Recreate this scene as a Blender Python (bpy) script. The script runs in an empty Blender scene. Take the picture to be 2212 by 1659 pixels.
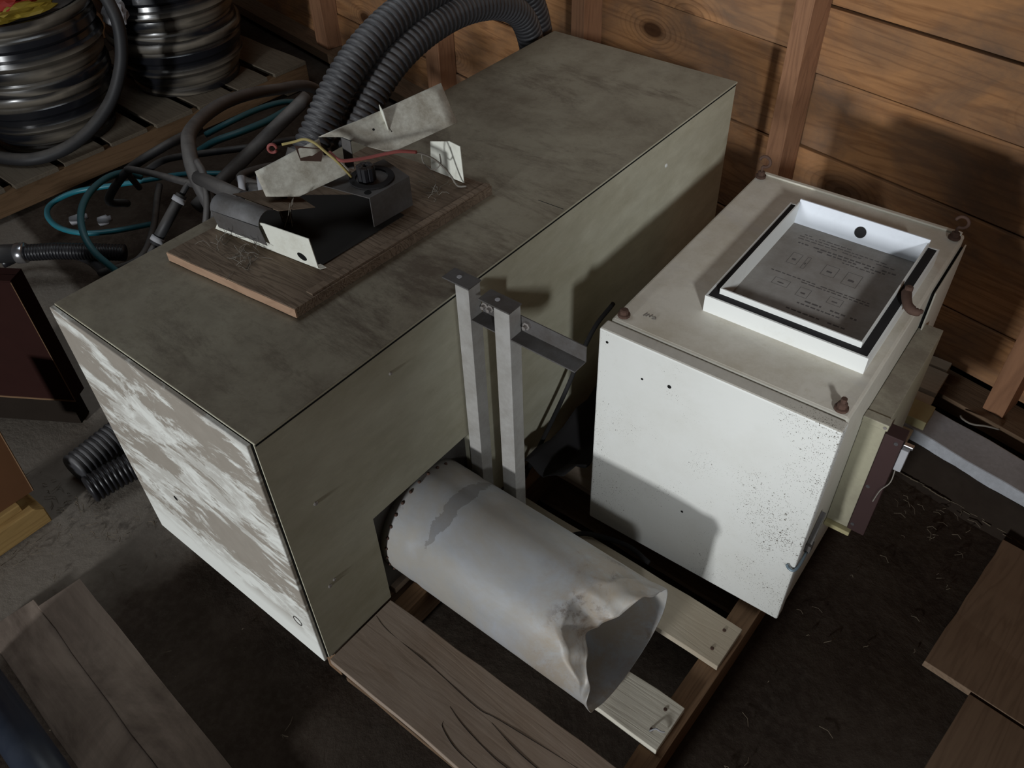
import bpy, bmesh, math, random
from mathutils import Vector, Matrix, noise as mnoise

random.seed(7)
SC = bpy.context.scene
COL = SC.collection
ZO = 0.13                      # all heights below are measured from the pallet deck; the floor is 0.13 lower

# ------------------------------------------------------------------ camera
cam_d = bpy.data.cameras.new('camera')
cam_d.sensor_width = 36.0
cam_d.lens = 1835.2 / 2212.0 * 36.0
cam_d.clip_start = 0.02
cam_d.clip_end = 60
cam = bpy.data.objects.new('camera', cam_d)
COL.objects.link(cam)
cam.location = (1.520, -0.439, 1.693 + ZO)
cam.rotation_euler = (0.80503, 0.02846, 0.67477)
SC.camera = cam

# ------------------------------------------------------------------ world and light
world = bpy.data.worlds.new('world')
SC.world = world
world.use_nodes = True
bg = world.node_tree.nodes['Background']
bg.inputs[0].default_value = (0.70, 0.82, 1.0, 1)
bg.inputs[1].default_value = 0.15


def area(name, loc, target, sx, sy, watts, color):
    d = bpy.data.lights.new(name, 'AREA')
    d.shape = 'RECTANGLE'
    d.size, d.size_y = sx, sy
    d.energy = watts
    d.color = color
    o = bpy.data.objects.new(name, d)
    COL.objects.link(o)
    o.location = Vector(loc) + Vector((0, 0, ZO))
    t = Vector(target) + Vector((0, 0, ZO))
    o.rotation_euler = (t - o.location).to_track_quat('-Z', 'Y').to_euler()
    return o


area('daylight_added_opening', (4.325, -2.92, 2.74), (0.9, 0.7, 0.5), 0.42, 0.42, 175, (0.93, 0.97, 1.0))
area('daylight_barn_door', (0.92, -5.30, 1.12), (0.7, 0.5, 0.4), 0.45, 0.40, 192, (0.95, 0.98, 1.0))
area('overhead_fill', (-0.9, 0.6, 2.75), (-0.8, 0.6, 0.0), 1.2, 1.2, 11.5, (0.86, 0.94, 1.0))  # added soft fill lamp overhead, above a roof opening made for it

vs = SC.view_settings
vs.view_transform = 'Standard'
vs.look = 'None'
vs.exposure = 0.0
vs.gamma = 1.0
vs.use_curve_mapping = False


# ------------------------------------------------------------------ material helpers
class NT:
    def __init__(self, name):
        self.m = bpy.data.materials.new(name)
        self.m.use_nodes = True
        self.t = self.m.node_tree
        self.t.nodes.clear()
        self.out = self.n('ShaderNodeOutputMaterial')
        self.b = self.n('ShaderNodeBsdfPrincipled')
        self.l(self.b.outputs[0], self.out.inputs[0])
        self.tc = self.n('ShaderNodeTexCoord')

    def n(self, t):
        return self.t.nodes.new(t)

    def l(self, a, b):
        self.t.links.new(a, b)

    def coord(self, scale=(1, 1, 1), rot=(0, 0, 0), loc=(0, 0, 0), rnd=0.0):
        mp = self.n('ShaderNodeMapping')
        mp.inputs['Scale'].default_value = scale
        mp.inputs['Rotation'].default_value = rot
        mp.inputs['Location'].default_value = loc
        if rnd:
            oi = self.n('ShaderNodeObjectInfo')
            mul = self.n('ShaderNodeMath'); mul.operation = 'MULTIPLY'
            self.l(oi.outputs['Random'], mul.inputs[0]); mul.inputs[1].default_value = rnd
            add = self.n('ShaderNodeVectorMath'); add.operation = 'ADD'
            self.l(self.tc.outputs['Object'], add.inputs[0]); self.l(mul.outputs[0], add.inputs[1])
            self.l(add.outputs[0], mp.inputs[0])
        else:
            self.l(self.tc.outputs['Object'], mp.inputs[0])
        return mp.outputs[0]

    def noise(self, vec, scale, detail=6, rough=0.6, dist=0.0):
        x = self.n('ShaderNodeTexNoise')
        self.l(vec, x.inputs['Vector'])
        x.inputs['Scale'].default_value = scale
        x.inputs['Detail'].default_value = detail
        x.inputs['Roughness'].default_value = rough
        x.inputs['Distortion'].default_value = dist
        return x.outputs['Fac']

    def ramp(self, fac, stops, interp='LINEAR'):
        r = self.n('ShaderNodeValToRGB')
        r.color_ramp.interpolation = interp
        e = r.color_ramp.elements
        while len(e) < len(stops):
            e.new(0.5)
        for k, (p, c) in enumerate(stops):
            e[k].position = p
            e[k].color = c if isinstance(c, tuple) and len(c) == 4 else (tuple(c) + (1,) if isinstance(c, tuple) else (c, c, c, 1))
        self.l(fac, r.inputs[0])
        return r.outputs[0]

    def mix(self, fac, a, b, mode='MIX'):
        x = self.n('ShaderNodeMix')
        x.data_type = 'RGBA'
        x.blend_type = mode
        if isinstance(fac, (int, float)):
            x.inputs[0].default_value = fac
        else:
            self.l(fac, x.inputs[0])
        for k, v in ((6, a), (7, b)):
            if isinstance(v, tuple):
                x.inputs[k].default_value = v + (1,)
            else:
                self.l(v, x.inputs[k])
        return x.outputs[2]

    def math(self, op, a, b=0.0, clamp=False):
        x = self.n('ShaderNodeMath')
        x.operation = op
        x.use_clamp = clamp
        for k, v in ((0, a), (1, b)):
            if isinstance(v, (int, float)):
                x.inputs[k].default_value = v
            else:
                self.l(v, x.inputs[k])
        return x.outputs[0]

    def up(self):
        g = self.n('ShaderNodeNewGeometry')
        s = self.n('ShaderNodeSeparateXYZ')
        self.l(g.outputs['Normal'], s.inputs[0])
        return s.outputs[2]

    def bump(self, h, strength=0.3, dist=0.002):
        b = self.n('ShaderNodeBump')
        b.inputs['Strength'].default_value = strength
        b.inputs['Distance'].default_value = dist
        self.l(h, b.inputs['Height'])
        self.l(b.outputs[0], self.b.inputs['Normal'])

    def done(self, color, rough=0.7, metal=0.0, spec=0.3):
        if isinstance(color, tuple):
            self.b.inputs['Base Color'].default_value = color + (1,)
        else:
            self.l(color, self.b.inputs['Base Color'])
        if isinstance(rough, (int, float)):
            self.b.inputs['Roughness'].default_value = rough
        else:
            self.l(rough, self.b.inputs['Roughness'])
        if isinstance(metal, (int, float)):
            self.b.inputs['Metallic'].default_value = metal
        else:
            self.l(metal, self.b.inputs['Metallic'])
        self.b.inputs['Specular IOR Level'].default_value = spec
        return self.m


def m_plain(name, c, rough=0.7, metal=0.0, spec=0.3, var=0.25, scale=14):
    t = NT(name)
    f = t.noise(t.coord(), scale, 5)
    col = t.mix(t.math('MULTIPLY', f, var * 2), c, tuple(x * 0.45 for x in c))
    return t.done(col, rough, metal, spec)


def m_paint(name, paint, dirt, scale=6, lo=0.42, hi=0.62, stretch=(1, 1, 1), specks=None, speck_scale=60,
            top_dirt=None, rough=0.55, fine=0.25, spot=None):
    """painted sheet metal with grime; top_dirt = dust that has settled on surfaces facing up"""
    t = NT(name)
    v = t.coord(stretch)
    f = t.ramp(t.noise(v, scale, 12, 0.75, 0.15), [(lo, 0.0), (hi, 1.0)])
    col = t.mix(f, paint, dirt)
    f2 = t.noise(t.coord(stretch), scale * 9, 5, 0.7)
    col = t.mix(t.math('MULTIPLY', f2, fine), col, tuple(x * 0.4 for x in dirt))
    if top_dirt:
        upf = t.ramp(t.up(), [(0.5, 0.0), (0.9, 1.0)])
        f3 = t.ramp(t.noise(t.coord(loc=(3, 1, 2)), scale * 0.8, 9, 0.7, 0.1), [(0.30, 0.75), (0.66, 1.0)])
        blot = t.ramp(t.noise(t.coord(loc=(8, 4, 2)), scale * 1.5, 12, 0.78, 0.15), [(0.44, 0.0), (0.66, 1.0)])
        dust = t.mix(blot, top_dirt[0], top_dirt[1])
        if len(top_dirt) > 2:
            b2 = t.ramp(t.noise(t.coord((0.35, 1, 1), rot=(0, 0, 0.5), loc=(1, 9, 2)), scale * 2.4, 12, 0.8, 0.3), [(0.51, 0.0), (0.63, 0.85)])
            dust = t.mix(b2, dust, top_dirt[2])
            b3 = t.ramp(t.noise(t.coord(loc=(6, 6, 6)), scale * 16, 6, 0.75), [(0.56, 0.0), (0.72, 0.65)])
            dust = t.mix(b3, dust, top_dirt[1])
        col = t.mix(t.math('MULTIPLY', upf, f3), col, dust)
    if specks:
        dens = t.noise(t.coord(loc=(5, 5, 5)), 4.5, 6, 0.75)
        sep = t.n('ShaderNodeSeparateXYZ'); t.l(t.tc.outputs['Object'], sep.inputs[0])
        edge = t.math('ABSOLUTE', t.math('SUBTRACT', sep.outputs[0], 0.247))
        dens = t.math('ADD', dens, t.math('MULTIPLY', t.ramp(edge, [(0.12, 0.0), (0.24, 1.0)]), 0.10))
        for sc_k, hi_r, thr in ((speck_scale, 0.22, 0.60), (speck_scale * 2.3, 0.30, 0.45), (speck_scale * 4.0, 0.36, 0.35)):
            vo = t.n('ShaderNodeTexVoronoi')
            t.l(t.coord(loc=(sc_k, 0, 0)), vo.inputs['Vector'])
            vo.inputs['Scale'].default_value = sc_k
            rad = t.ramp(dens, [(0.43, 0.0), (0.72, hi_r)])
            sp = t.math('LESS_THAN', vo.outputs['Distance'], rad)
            cs = t.n('ShaderNodeSeparateColor')
            t.l(vo.outputs['Color'], cs.inputs[0])
            sp = t.math('MULTIPLY', sp, t.math('GREATER_THAN', cs.outputs[0], thr))
            col = t.mix(t.math('MULTIPLY', sp, 0.85), col, specks)
    t.bump(f2, 0.12, 0.001)
    return t.done(col, rough, 0.0, 0.35)


def m_wood(name, light, dark, axis='x', ring=9.0, contrast=1.0, rough=0.8, stain=None, knots=False):
    """sawn timber; grain runs along the given local axis"""
    t = NT(name)
    k = {'x': (0.09, 1, 1), 'y': (1, 0.09, 1), 'z': (1, 1, 0.09)}[axis]
    v = t.coord(k, rnd=17.0)
    warp = t.noise(v, ring * 0.7, 5, 0.55, 0.5)
    x = t.n('ShaderNodeMath'); x.operation = 'MULTIPLY'
    t.l(warp, x.inputs[0]); x.inputs[1].default_value = ring * 2.4
    g = t.math('FRACT', x.outputs[0])
    g = t.ramp(g, [(0.0, 0.35), (0.25, 0.9), (0.70, 0.75), (0.92, 0.2), (1.0, 0.35)])
    fine = t.noise(v, ring * 14, 4, 0.7)
    f = t.math('ADD', t.math('MULTIPLY', g, 0.55 * contrast), t.math('MULTIPLY', fine, 0.55))
    col = t.mix(t.math('MULTIPLY', f, 1.0, True), dark, light)
    if stain:
        sf = t.ramp(t.noise(t.coord((0.6, 1, 1) if axis == 'x' else (1, 1, 1), rnd=9.0), 4.5, 8, 0.66, 0.5), [(0.40, 0.0), (0.66, 0.85)])
        col = t.mix(sf, col, stain)
    if knots:
        ks = {'x': (0.55, 1, 1), 'y': (1, 0.55, 1), 'z': (1, 1, 0.55)}[axis]
        vo = t.n('ShaderNodeTexVoronoi')
        t.l(t.coord(ks, rnd=23.0), vo.inputs['Vector'])
        vo.inputs['Scale'].default_value = 3.3
        kf = t.ramp(vo.outputs['Distance'], [(0.0, 1.0), (0.07, 0.9), (0.11, 0.0), (1, 0.0)])
        w = t.math('FRACT', t.math('MULTIPLY', vo.outputs['Distance'], 26.0))
        rf = t.math('MULTIPLY', t.ramp(vo.outputs['Distance'], [(0.08, 0.55), (0.34, 0.0)]), t.ramp(w, [(0.5, 0.0), (0.9, 1.0), (1, 0.0)]))
        col = t.mix(rf, col, tuple(c * 0.5 for c in dark))
        col = t.mix(kf, col, tuple(c * 0.35 for c in dark))
    t.bump(t.math('ADD', fine, t.math('MULTIPLY', g, 0.6)), 0.35, 0.0012)
    return t.done(col, rough, 0.0, 0.2)


def m_rubber(name, c, dust, amount=0.6, rough=0.55, scale=9, spec=0.4):
    t = NT(name)
    u = t.ramp(t.up(), [(0.25, 0.0), (1.0, 1.0)])
    f = t.ramp(t.noise(t.coord(), scale, 7, 0.65), [(0.30, 0.2), (0.70, 1.0)])
    col = t.mix(t.math('MULTIPLY', t.math('MULTIPLY', u, f), amount), c, dust)
    return t.done(col, rough, 0.0, spec)


def m_galv():
    t = NT('galvanised_sheet')
    v = t.coord((0.6, 1, 1))
    f = t.noise(v, 7, 8, 0.65, 0.4)
    col = t.ramp(f, [(0.28, (0.27, 0.285, 0.30)), (0.5, (0.38, 0.395, 0.42)), (0.74, (0.47, 0.50, 0.56))])
    film = t.ramp(t.noise(t.coord(loc=(2, 7, 1)), 5, 9, 0.7, 0.5), [(0.40, 0.0), (0.62, 0.75)])
    col = t.mix(film, col, (0.36, 0.33, 0.28))
    rust = t.ramp(t.noise(t.coord(loc=(4, 2, 9)), 7.5, 9, 0.72, 0.7), [(0.60, 0.0), (0.70, 0.8)])
    col = t.mix(rust, col, (0.13, 0.085, 0.055))
    sep = t.n('ShaderNodeSeparateXYZ'); t.l(t.tc.outputs['Object'], sep.inputs[0])
    run = t.math('LESS_THAN', t.math('ABSOLUTE', t.math('SUBTRACT', t.math('ADD', sep.outputs[0], t.math('MULTIPLY', t.noise(t.coord(), 22, 6, 0.7), 0.05)), -0.135)), t.ramp(sep.outputs[2], [(0.22, 0.0), (0.285, 0.022)]))
    col = t.mix(t.math('MULTIPLY', run, 0.42), col, (0.09, 0.075, 0.06))
    tan = t.math('MULTIPLY', t.ramp(sep.outputs[0], [(0.05, 0.0), (0.16, 1.0)]), t.ramp(t.noise(t.coord(loc=(1, 1, 5)), 9, 9, 0.75, 0.4), [(0.42, 0.0), (0.58, 0.75)]))
    col = t.mix(tan, col, (0.33, 0.27, 0.20))
    rs = t.math('MULTIPLY', t.ramp(sep.outputs[0], [(0.13, 0.0), (0.16, 1.0), (0.20, 1.0), (0.23, 0.0)]), t.ramp(sep.outputs[2], [(0.20, 0.0), (0.24, 0.8)]))
    rs = t.math('MULTIPLY', rs, t.ramp(t.noise(t.coord(loc=(7, 1, 3)), 26, 8, 0.75), [(0.54, 0.0), (0.64, 0.8)]))
    col = t.mix(rs, col, (0.10, 0.065, 0.045))
    met = t.math('MULTIPLY', t.math('SUBTRACT', 1.0, film), 0.22)
    return t.done(col, t.ramp(f, [(0.3, 0.55), (0.7, 0.42)]), met, 0.4)


def m_floor():
    t = NT('earth_floor')
    v = t.coord()
    f = t.noise(v, 3.0, 10, 0.7, 0.3)
    col = t.ramp(f, [(0.3, (0.026, 0.018, 0.014)), (0.52, (0.052, 0.039, 0.030)), (0.75, (0.09, 0.072, 0.058))])
    f2 = t.noise(v, 48, 6, 0.7)
    col = t.mix(t.ramp(f2, [(0.45, 0.0), (0.75, 0.6)]), col, (0.085, 0.07, 0.055))
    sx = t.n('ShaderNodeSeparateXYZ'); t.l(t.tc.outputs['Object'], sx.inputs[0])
    lit_edge = t.math('ADD', t.math('ADD', sx.outputs[0], t.math('MULTIPLY', sx.outputs[1], -0.45)), t.math('MULTIPLY', t.noise(v, 2.5, 5, 0.6), 0.5))
    lit_edge = t.math('ADD', lit_edge, t.math('MULTIPLY', t.math('MAXIMUM', t.math('SUBTRACT', sx.outputs[1], 0.10), 0.0), 6.0))
    grey = t.ramp(lit_edge, [(0.46, 1.0), (0.62, 0.0)])  # lit part of the floor painted in as a lighter grey
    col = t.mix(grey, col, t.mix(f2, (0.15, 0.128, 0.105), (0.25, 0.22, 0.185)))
    sp = t.ramp(t.noise(v, 120, 3, 0.6), [(0.72, 0.0), (0.78, 0.8)])
    col = t.mix(sp, col, (0.16, 0.13, 0.10))
    t.bump(t.math('ADD', t.math('MULTIPLY', f2, 0.5), t.math('MULTIPLY', f, 2.0)), 0.35, 0.010)
    return t.done(col, 0.95, 0.0, 0.1)


def m_frontpanel():
    """bare white painted sheet with a film of dried dust, scraped off in slanting streaks"""
    t = NT('scuffed_white_panel')
    v = t.coord((1.0, 1.0, 3.0), rot=(0, math.radians(-54), 0), loc=(0.4, 0, 0.2))
    f = t.noise(v, 3.0, 12, 0.72, 0.5)
    film = t.ramp(f, [(0.465, 1.0), (0.52, 0.0)])
    v2 = t.coord((1.0, 1.0, 2.2), rot=(0, math.radians(-54), 0), loc=(3, 0, 1))
    film2 = t.ramp(t.noise(v2, 9, 9, 0.7, 0.5), [(0.42, 0.55), (0.56, 0.0)])
    film = t.math('MAXIMUM', film, film2)
    # the lower edge and the far top corner are rubbed clean
    s = t.n('ShaderNodeSeparateXYZ'); t.l(t.tc.outputs['Object'], s.inputs[0])
    clean = t.ramp(s.outputs[2], [(0.05, 0.0), (0.13, 1.0)])
    film = t.math('MULTIPLY', film, clean)
    dust = t.mix(t.noise(t.coord(), 30, 5), (0.40, 0.36, 0.31), (0.30, 0.268, 0.225))
    col = t.mix(film, (0.84, 0.85, 0.80), dust)
    t.bump(f, 0.05, 0.001)
    return t.done(col, 0.6, 0.0, 0.3)


M = {}
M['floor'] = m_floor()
M['body'] = m_paint('olive_painted_casing', (0.66, 0.65, 0.525), (0.40, 0.365, 0.25), 2.2, 0.34, 0.70, (1, 0.5, 1.2),
                    top_dirt=((0.26, 0.232, 0.172), (0.135, 0.108, 0.076), (0.078, 0.052, 0.036)), rough=0.8, fine=0.45)
M['panel'] = m_frontpanel()
M['cabinet'] = m_paint('cream_painted_cabinet', (0.64, 0.62, 0.54), (0.46, 0.42, 0.34), 3.0, 0.45, 0.75,
                       top_dirt=((0.60, 0.565, 0.49), (0.46, 0.415, 0.33), (0.50, 0.47, 0.42)), rough=0.5, fine=0.15)
M['door'] = m_paint('speckled_white_door', (0.67, 0.675, 0.645), (0.59, 0.585, 0.54), 3.0, 0.45, 0.8,
                    specks=(0.10, 0.085, 0.065), speck_scale=85, top_dirt=((0.50, 0.475, 0.415), (0.38, 0.35, 0.30)), fine=0.05)
M['white'] = m_paint('white_enamel', (0.70, 0.71, 0.685), (0.58, 0.57, 0.52), 6, 0.55, 0.9, fine=0.05)
M['white_cool'] = m_paint('bluish_white_enamel', (0.74, 0.78, 0.84), (0.55, 0.58, 0.62), 6, 0.5, 0.9, fine=0.05)
M['tin'] = m_paint('dusty_white_sheet_metal', (0.76, 0.75, 0.66), (0.38, 0.34, 0.27), 16, 0.40, 0.66, rough=0.6, fine=0.4)
M['tin_clean'] = m_paint('white_sheet_metal', (0.84, 0.85, 0.76), (0.62, 0.60, 0.50), 14, 0.5, 0.8, rough=0.5, fine=0.15)
M['paper'] = m_paint('stained_paper_label', (0.36, 0.35, 0.33), (0.20, 0.175, 0.15), 5, 0.35, 0.7, rough=0.8, fine=0.3)
M['ink'] = m_plain('faded_ink', (0.12, 0.11, 0.105), 0.9)
M['gasket'] = m_plain('black_foam_gasket', (0.018, 0.017, 0.018), 0.9)
M['galv'] = m_galv()
M['galv_in'] = m_plain('galvanised_inside', (0.14, 0.145, 0.15), 0.6, 0.2)
M['steel'] = m_paint('grey_steel_angle', (0.40, 0.39, 0.375), (0.26, 0.245, 0.22), 10, 0.4, 0.7, rough=0.5, fine=0.2)
M['dark_steel'] = m_paint('dark_grey_steel', (0.105, 0.10, 0.098), (0.06, 0.05, 0.042), 12, 0.4, 0.7, rough=0.6, fine=0.3)
M['mid_steel'] = m_paint('dusty_mid_grey_steel', (0.19, 0.19, 0.195), (0.10, 0.09, 0.08), 12, 0.4, 0.7, rough=0.6, fine=0.3)
M['soil'] = m_plain('dark_soil', (0.055, 0.042, 0.033), 0.95, spec=0.1, var=0.35, scale=40)
M['under_shade_wood'] = m_plain('shaded_wood', (0.022, 0.016, 0.012), 0.9, spec=0.1)  # painted near black for the shade beneath the dark carton
M['tray_shade'] = m_plain('shaded_tray_metal', (0.020, 0.018, 0.016), 0.85)  # near-black colour holds the deep shade inside the fixture
M['bolt'] = m_plain('zinc_bolt', (0.36, 0.33, 0.31), 0.45, 0.5)
M['rust'] = m_plain('rusty_iron', (0.098, 0.055, 0.040), 0.85, 0.1, var=0.4, scale=60)
M['dark'] = m_plain('black_void', (0.006, 0.006, 0.006), 0.95)
M['blue_clip'] = m_plain('blue_grey_clip', (0.22, 0.29, 0.34), 0.4, 0.4)
M['ivory'] = m_paint('ivory_switch_box', (0.36, 0.34, 0.245), (0.23, 0.205, 0.155), 6, 0.45, 0.75,
                     top_dirt=((0.34, 0.315, 0.25), (0.17, 0.145, 0.12), (0.2, 0.17, 0.14)), fine=0.2)
M['maroon'] = m_plain('maroon_panel', (0.046, 0.023, 0.022), 0.7)
M['yellow_block'] = m_plain('pale_yellow_wood', (0.45, 0.40, 0.22), 0.8)
M['pallet_x'] = m_wood('grey_pallet_board', (0.42, 0.34, 0.275), (0.25, 0.19, 0.145), 'x', 7, 0.5, stain=(0.25, 0.175, 0.12))
M['pallet_pale'] = m_wood('pale_pallet_board', (0.58, 0.52, 0.42), (0.38, 0.33, 0.25), 'x', 8, 0.6, stain=(0.40, 0.33, 0.24))
M['pallet_white'] = m_wood('bleached_pallet_board', (0.80, 0.77, 0.66), (0.58, 0.54, 0.45), 'x', 8, 0.5, stain=(0.60, 0.55, 0.45))
M['stringer'] = m_wood('brown_pallet_stringer', (0.25, 0.15, 0.085), (0.10, 0.06, 0.035), 'y', 9, 0.9)
M['stringer_x'] = m_wood('brown_pallet_stringer_x', (0.20, 0.13, 0.08), (0.08, 0.05, 0.03), 'x', 9, 0.9)
M['old_y'] = m_wood('old_grey_plank', (0.42, 0.34, 0.28), (0.22, 0.17, 0.135), 'x', 6, 0.5, stain=(0.085, 0.062, 0.05))
M['old_pallet'] = m_wood('dusty_old_pallet_board', (0.19, 0.16, 0.12), (0.09, 0.07, 0.05), 'x', 9, 0.8)
M['old_stringer'] = m_wood('dusty_old_stringer', (0.22, 0.135, 0.075), (0.10, 0.06, 0.03), 'y', 9, 0.8)
M['wall'] = m_wood('pine_wall_board', (0.50, 0.255, 0.110), (0.165, 0.066, 0.027), 'x', 6.5, 1.1, rough=0.75, stain=(0.165, 0.108, 0.074), knots=True)
M['stud'] = m_wood('pine_stud', (0.34, 0.175, 0.095), (0.165, 0.08, 0.045), 'z', 8, 1.0)
M['plyboard'] = m_wood('rough_brown_board', (0.24, 0.18, 0.13), (0.06, 0.040, 0.028), 'x', 11, 1.5, rough=0.95, stain=(0.10, 0.072, 0.05))
M['ply_edge'] = m_wood('pinkish_board_edge', (0.46, 0.31, 0.21), (0.28, 0.17, 0.11), 'x', 12, 0.7)
M['brown_plank'] = m_wood('brown_floor_plank', (0.26, 0.18, 0.12), (0.14, 0.092, 0.06), 'y', 8, 0.9)
M['block'] = m_wood('yellow_timber', (0.50, 0.33, 0.13), (0.28, 0.17, 0.06), 'y', 9, 0.9)
M['concrete'] = m_paint('grey_concrete', (0.55, 0.57, 0.61), (0.38, 0.38, 0.40), 9, 0.4, 0.75, rough=0.9, fine=0.5)
M['carton'] = m_plain('brown_cardboard', (0.19, 0.085, 0.036), 0.9)
M['carton_dark'] = m_plain('dark_red_cardboard', (0.030, 0.011, 0.009), 0.95, spec=0.1)
M['carton_edge'] = m_plain('cut_cardboard_edge', (0.22, 0.13, 0.07), 0.9)
M['hose'] = m_rubber('black_corrugated_plastic', (0.038, 0.038, 0.042), (0.21, 0.205, 0.205), 0.9, 0.5)
M['hose_clean'] = m_rubber('shiny_black_plastic', (0.012, 0.012, 0.015), (0.09, 0.085, 0.08), 0.4, 0.38, spec=0.5)
M['tube'] = m_rubber('dusty_black_rubber', (0.026, 0.026, 0.028), (0.16, 0.145, 0.13), 0.8, 0.55)
M['tube_grey'] = m_rubber('dusty_grey_tube', (0.06, 0.056, 0.055), (0.20, 0.185, 0.17), 0.9, 0.6)
tr_ = NT('dusty_black_rim')
bz = tr_.noise(tr_.coord((0.35, 0.35, 5.0)), 1.7, 3, 0.5)
bd_ = tr_.ramp(bz, [(0.46, 0.0), (0.53, 0.7), (0.57, 0.1), (0.66, 0.0), (0.72, 0.8)])
bd_ = tr_.math('MULTIPLY', bd_, tr_.ramp(tr_.noise(tr_.coord(), 7, 6, 0.6), [(0.25, 0.45), (0.6, 1.0)]))
M['rim'] = tr_.done(tr_.mix(bd_, (0.013, 0.014, 0.018), (0.27, 0.23, 0.17)), tr_.ramp(bd_, [(0.1, 0.22), (0.6, 0.75)]), 0.0, 0.8)
M['teal'] = m_rubber('teal_cable', (0.015, 0.17, 0.22), (0.15, 0.19, 0.19), 0.4, 0.4)
M['teal_dark'] = m_rubber('dull_teal_cable', (0.025, 0.13, 0.155), (0.13, 0.14, 0.13), 0.5, 0.5)
M['chrome'] = m_plain('bright_metal', (0.62, 0.62, 0.65), 0.22, 0.9)
M['red'] = m_plain('red_plastic', (0.36, 0.035, 0.025), 0.5)
M['yellow'] = m_plain('yellow_plastic', (0.32, 0.23, 0.03), 0.5)
M['scrap'] = m_plain('white_scrap', (0.42, 0.42, 0.44), 0.7)
M['wire_red'] = m_plain('pink_red_wire', (0.33, 0.095, 0.085), 0.55)
M['wire_yellow'] = m_plain('yellow_wire', (0.42, 0.34, 0.13), 0.55)
M['wire_grey'] = m_plain('dusty_wire', (0.24, 0.22, 0.19), 0.7)
M['straw'] = m_plain('dry_straw', (0.15, 0.12, 0.085), 0.9)
M['blue_pipe'] = m_rubber('dark_blue_pipe', (0.012, 0.018, 0.032), (0.10, 0.11, 0.13), 0.35, 0.4)
M['fluff'] = m_plain('cobweb_fluff', (0.22, 0.20, 0.17), 1.0)
M['ceiling'] = m_wood('dark_roof_board', (0.14, 0.09, 0.05), (0.07, 0.04, 0.02), 'x', 8, 0.8)


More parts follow.
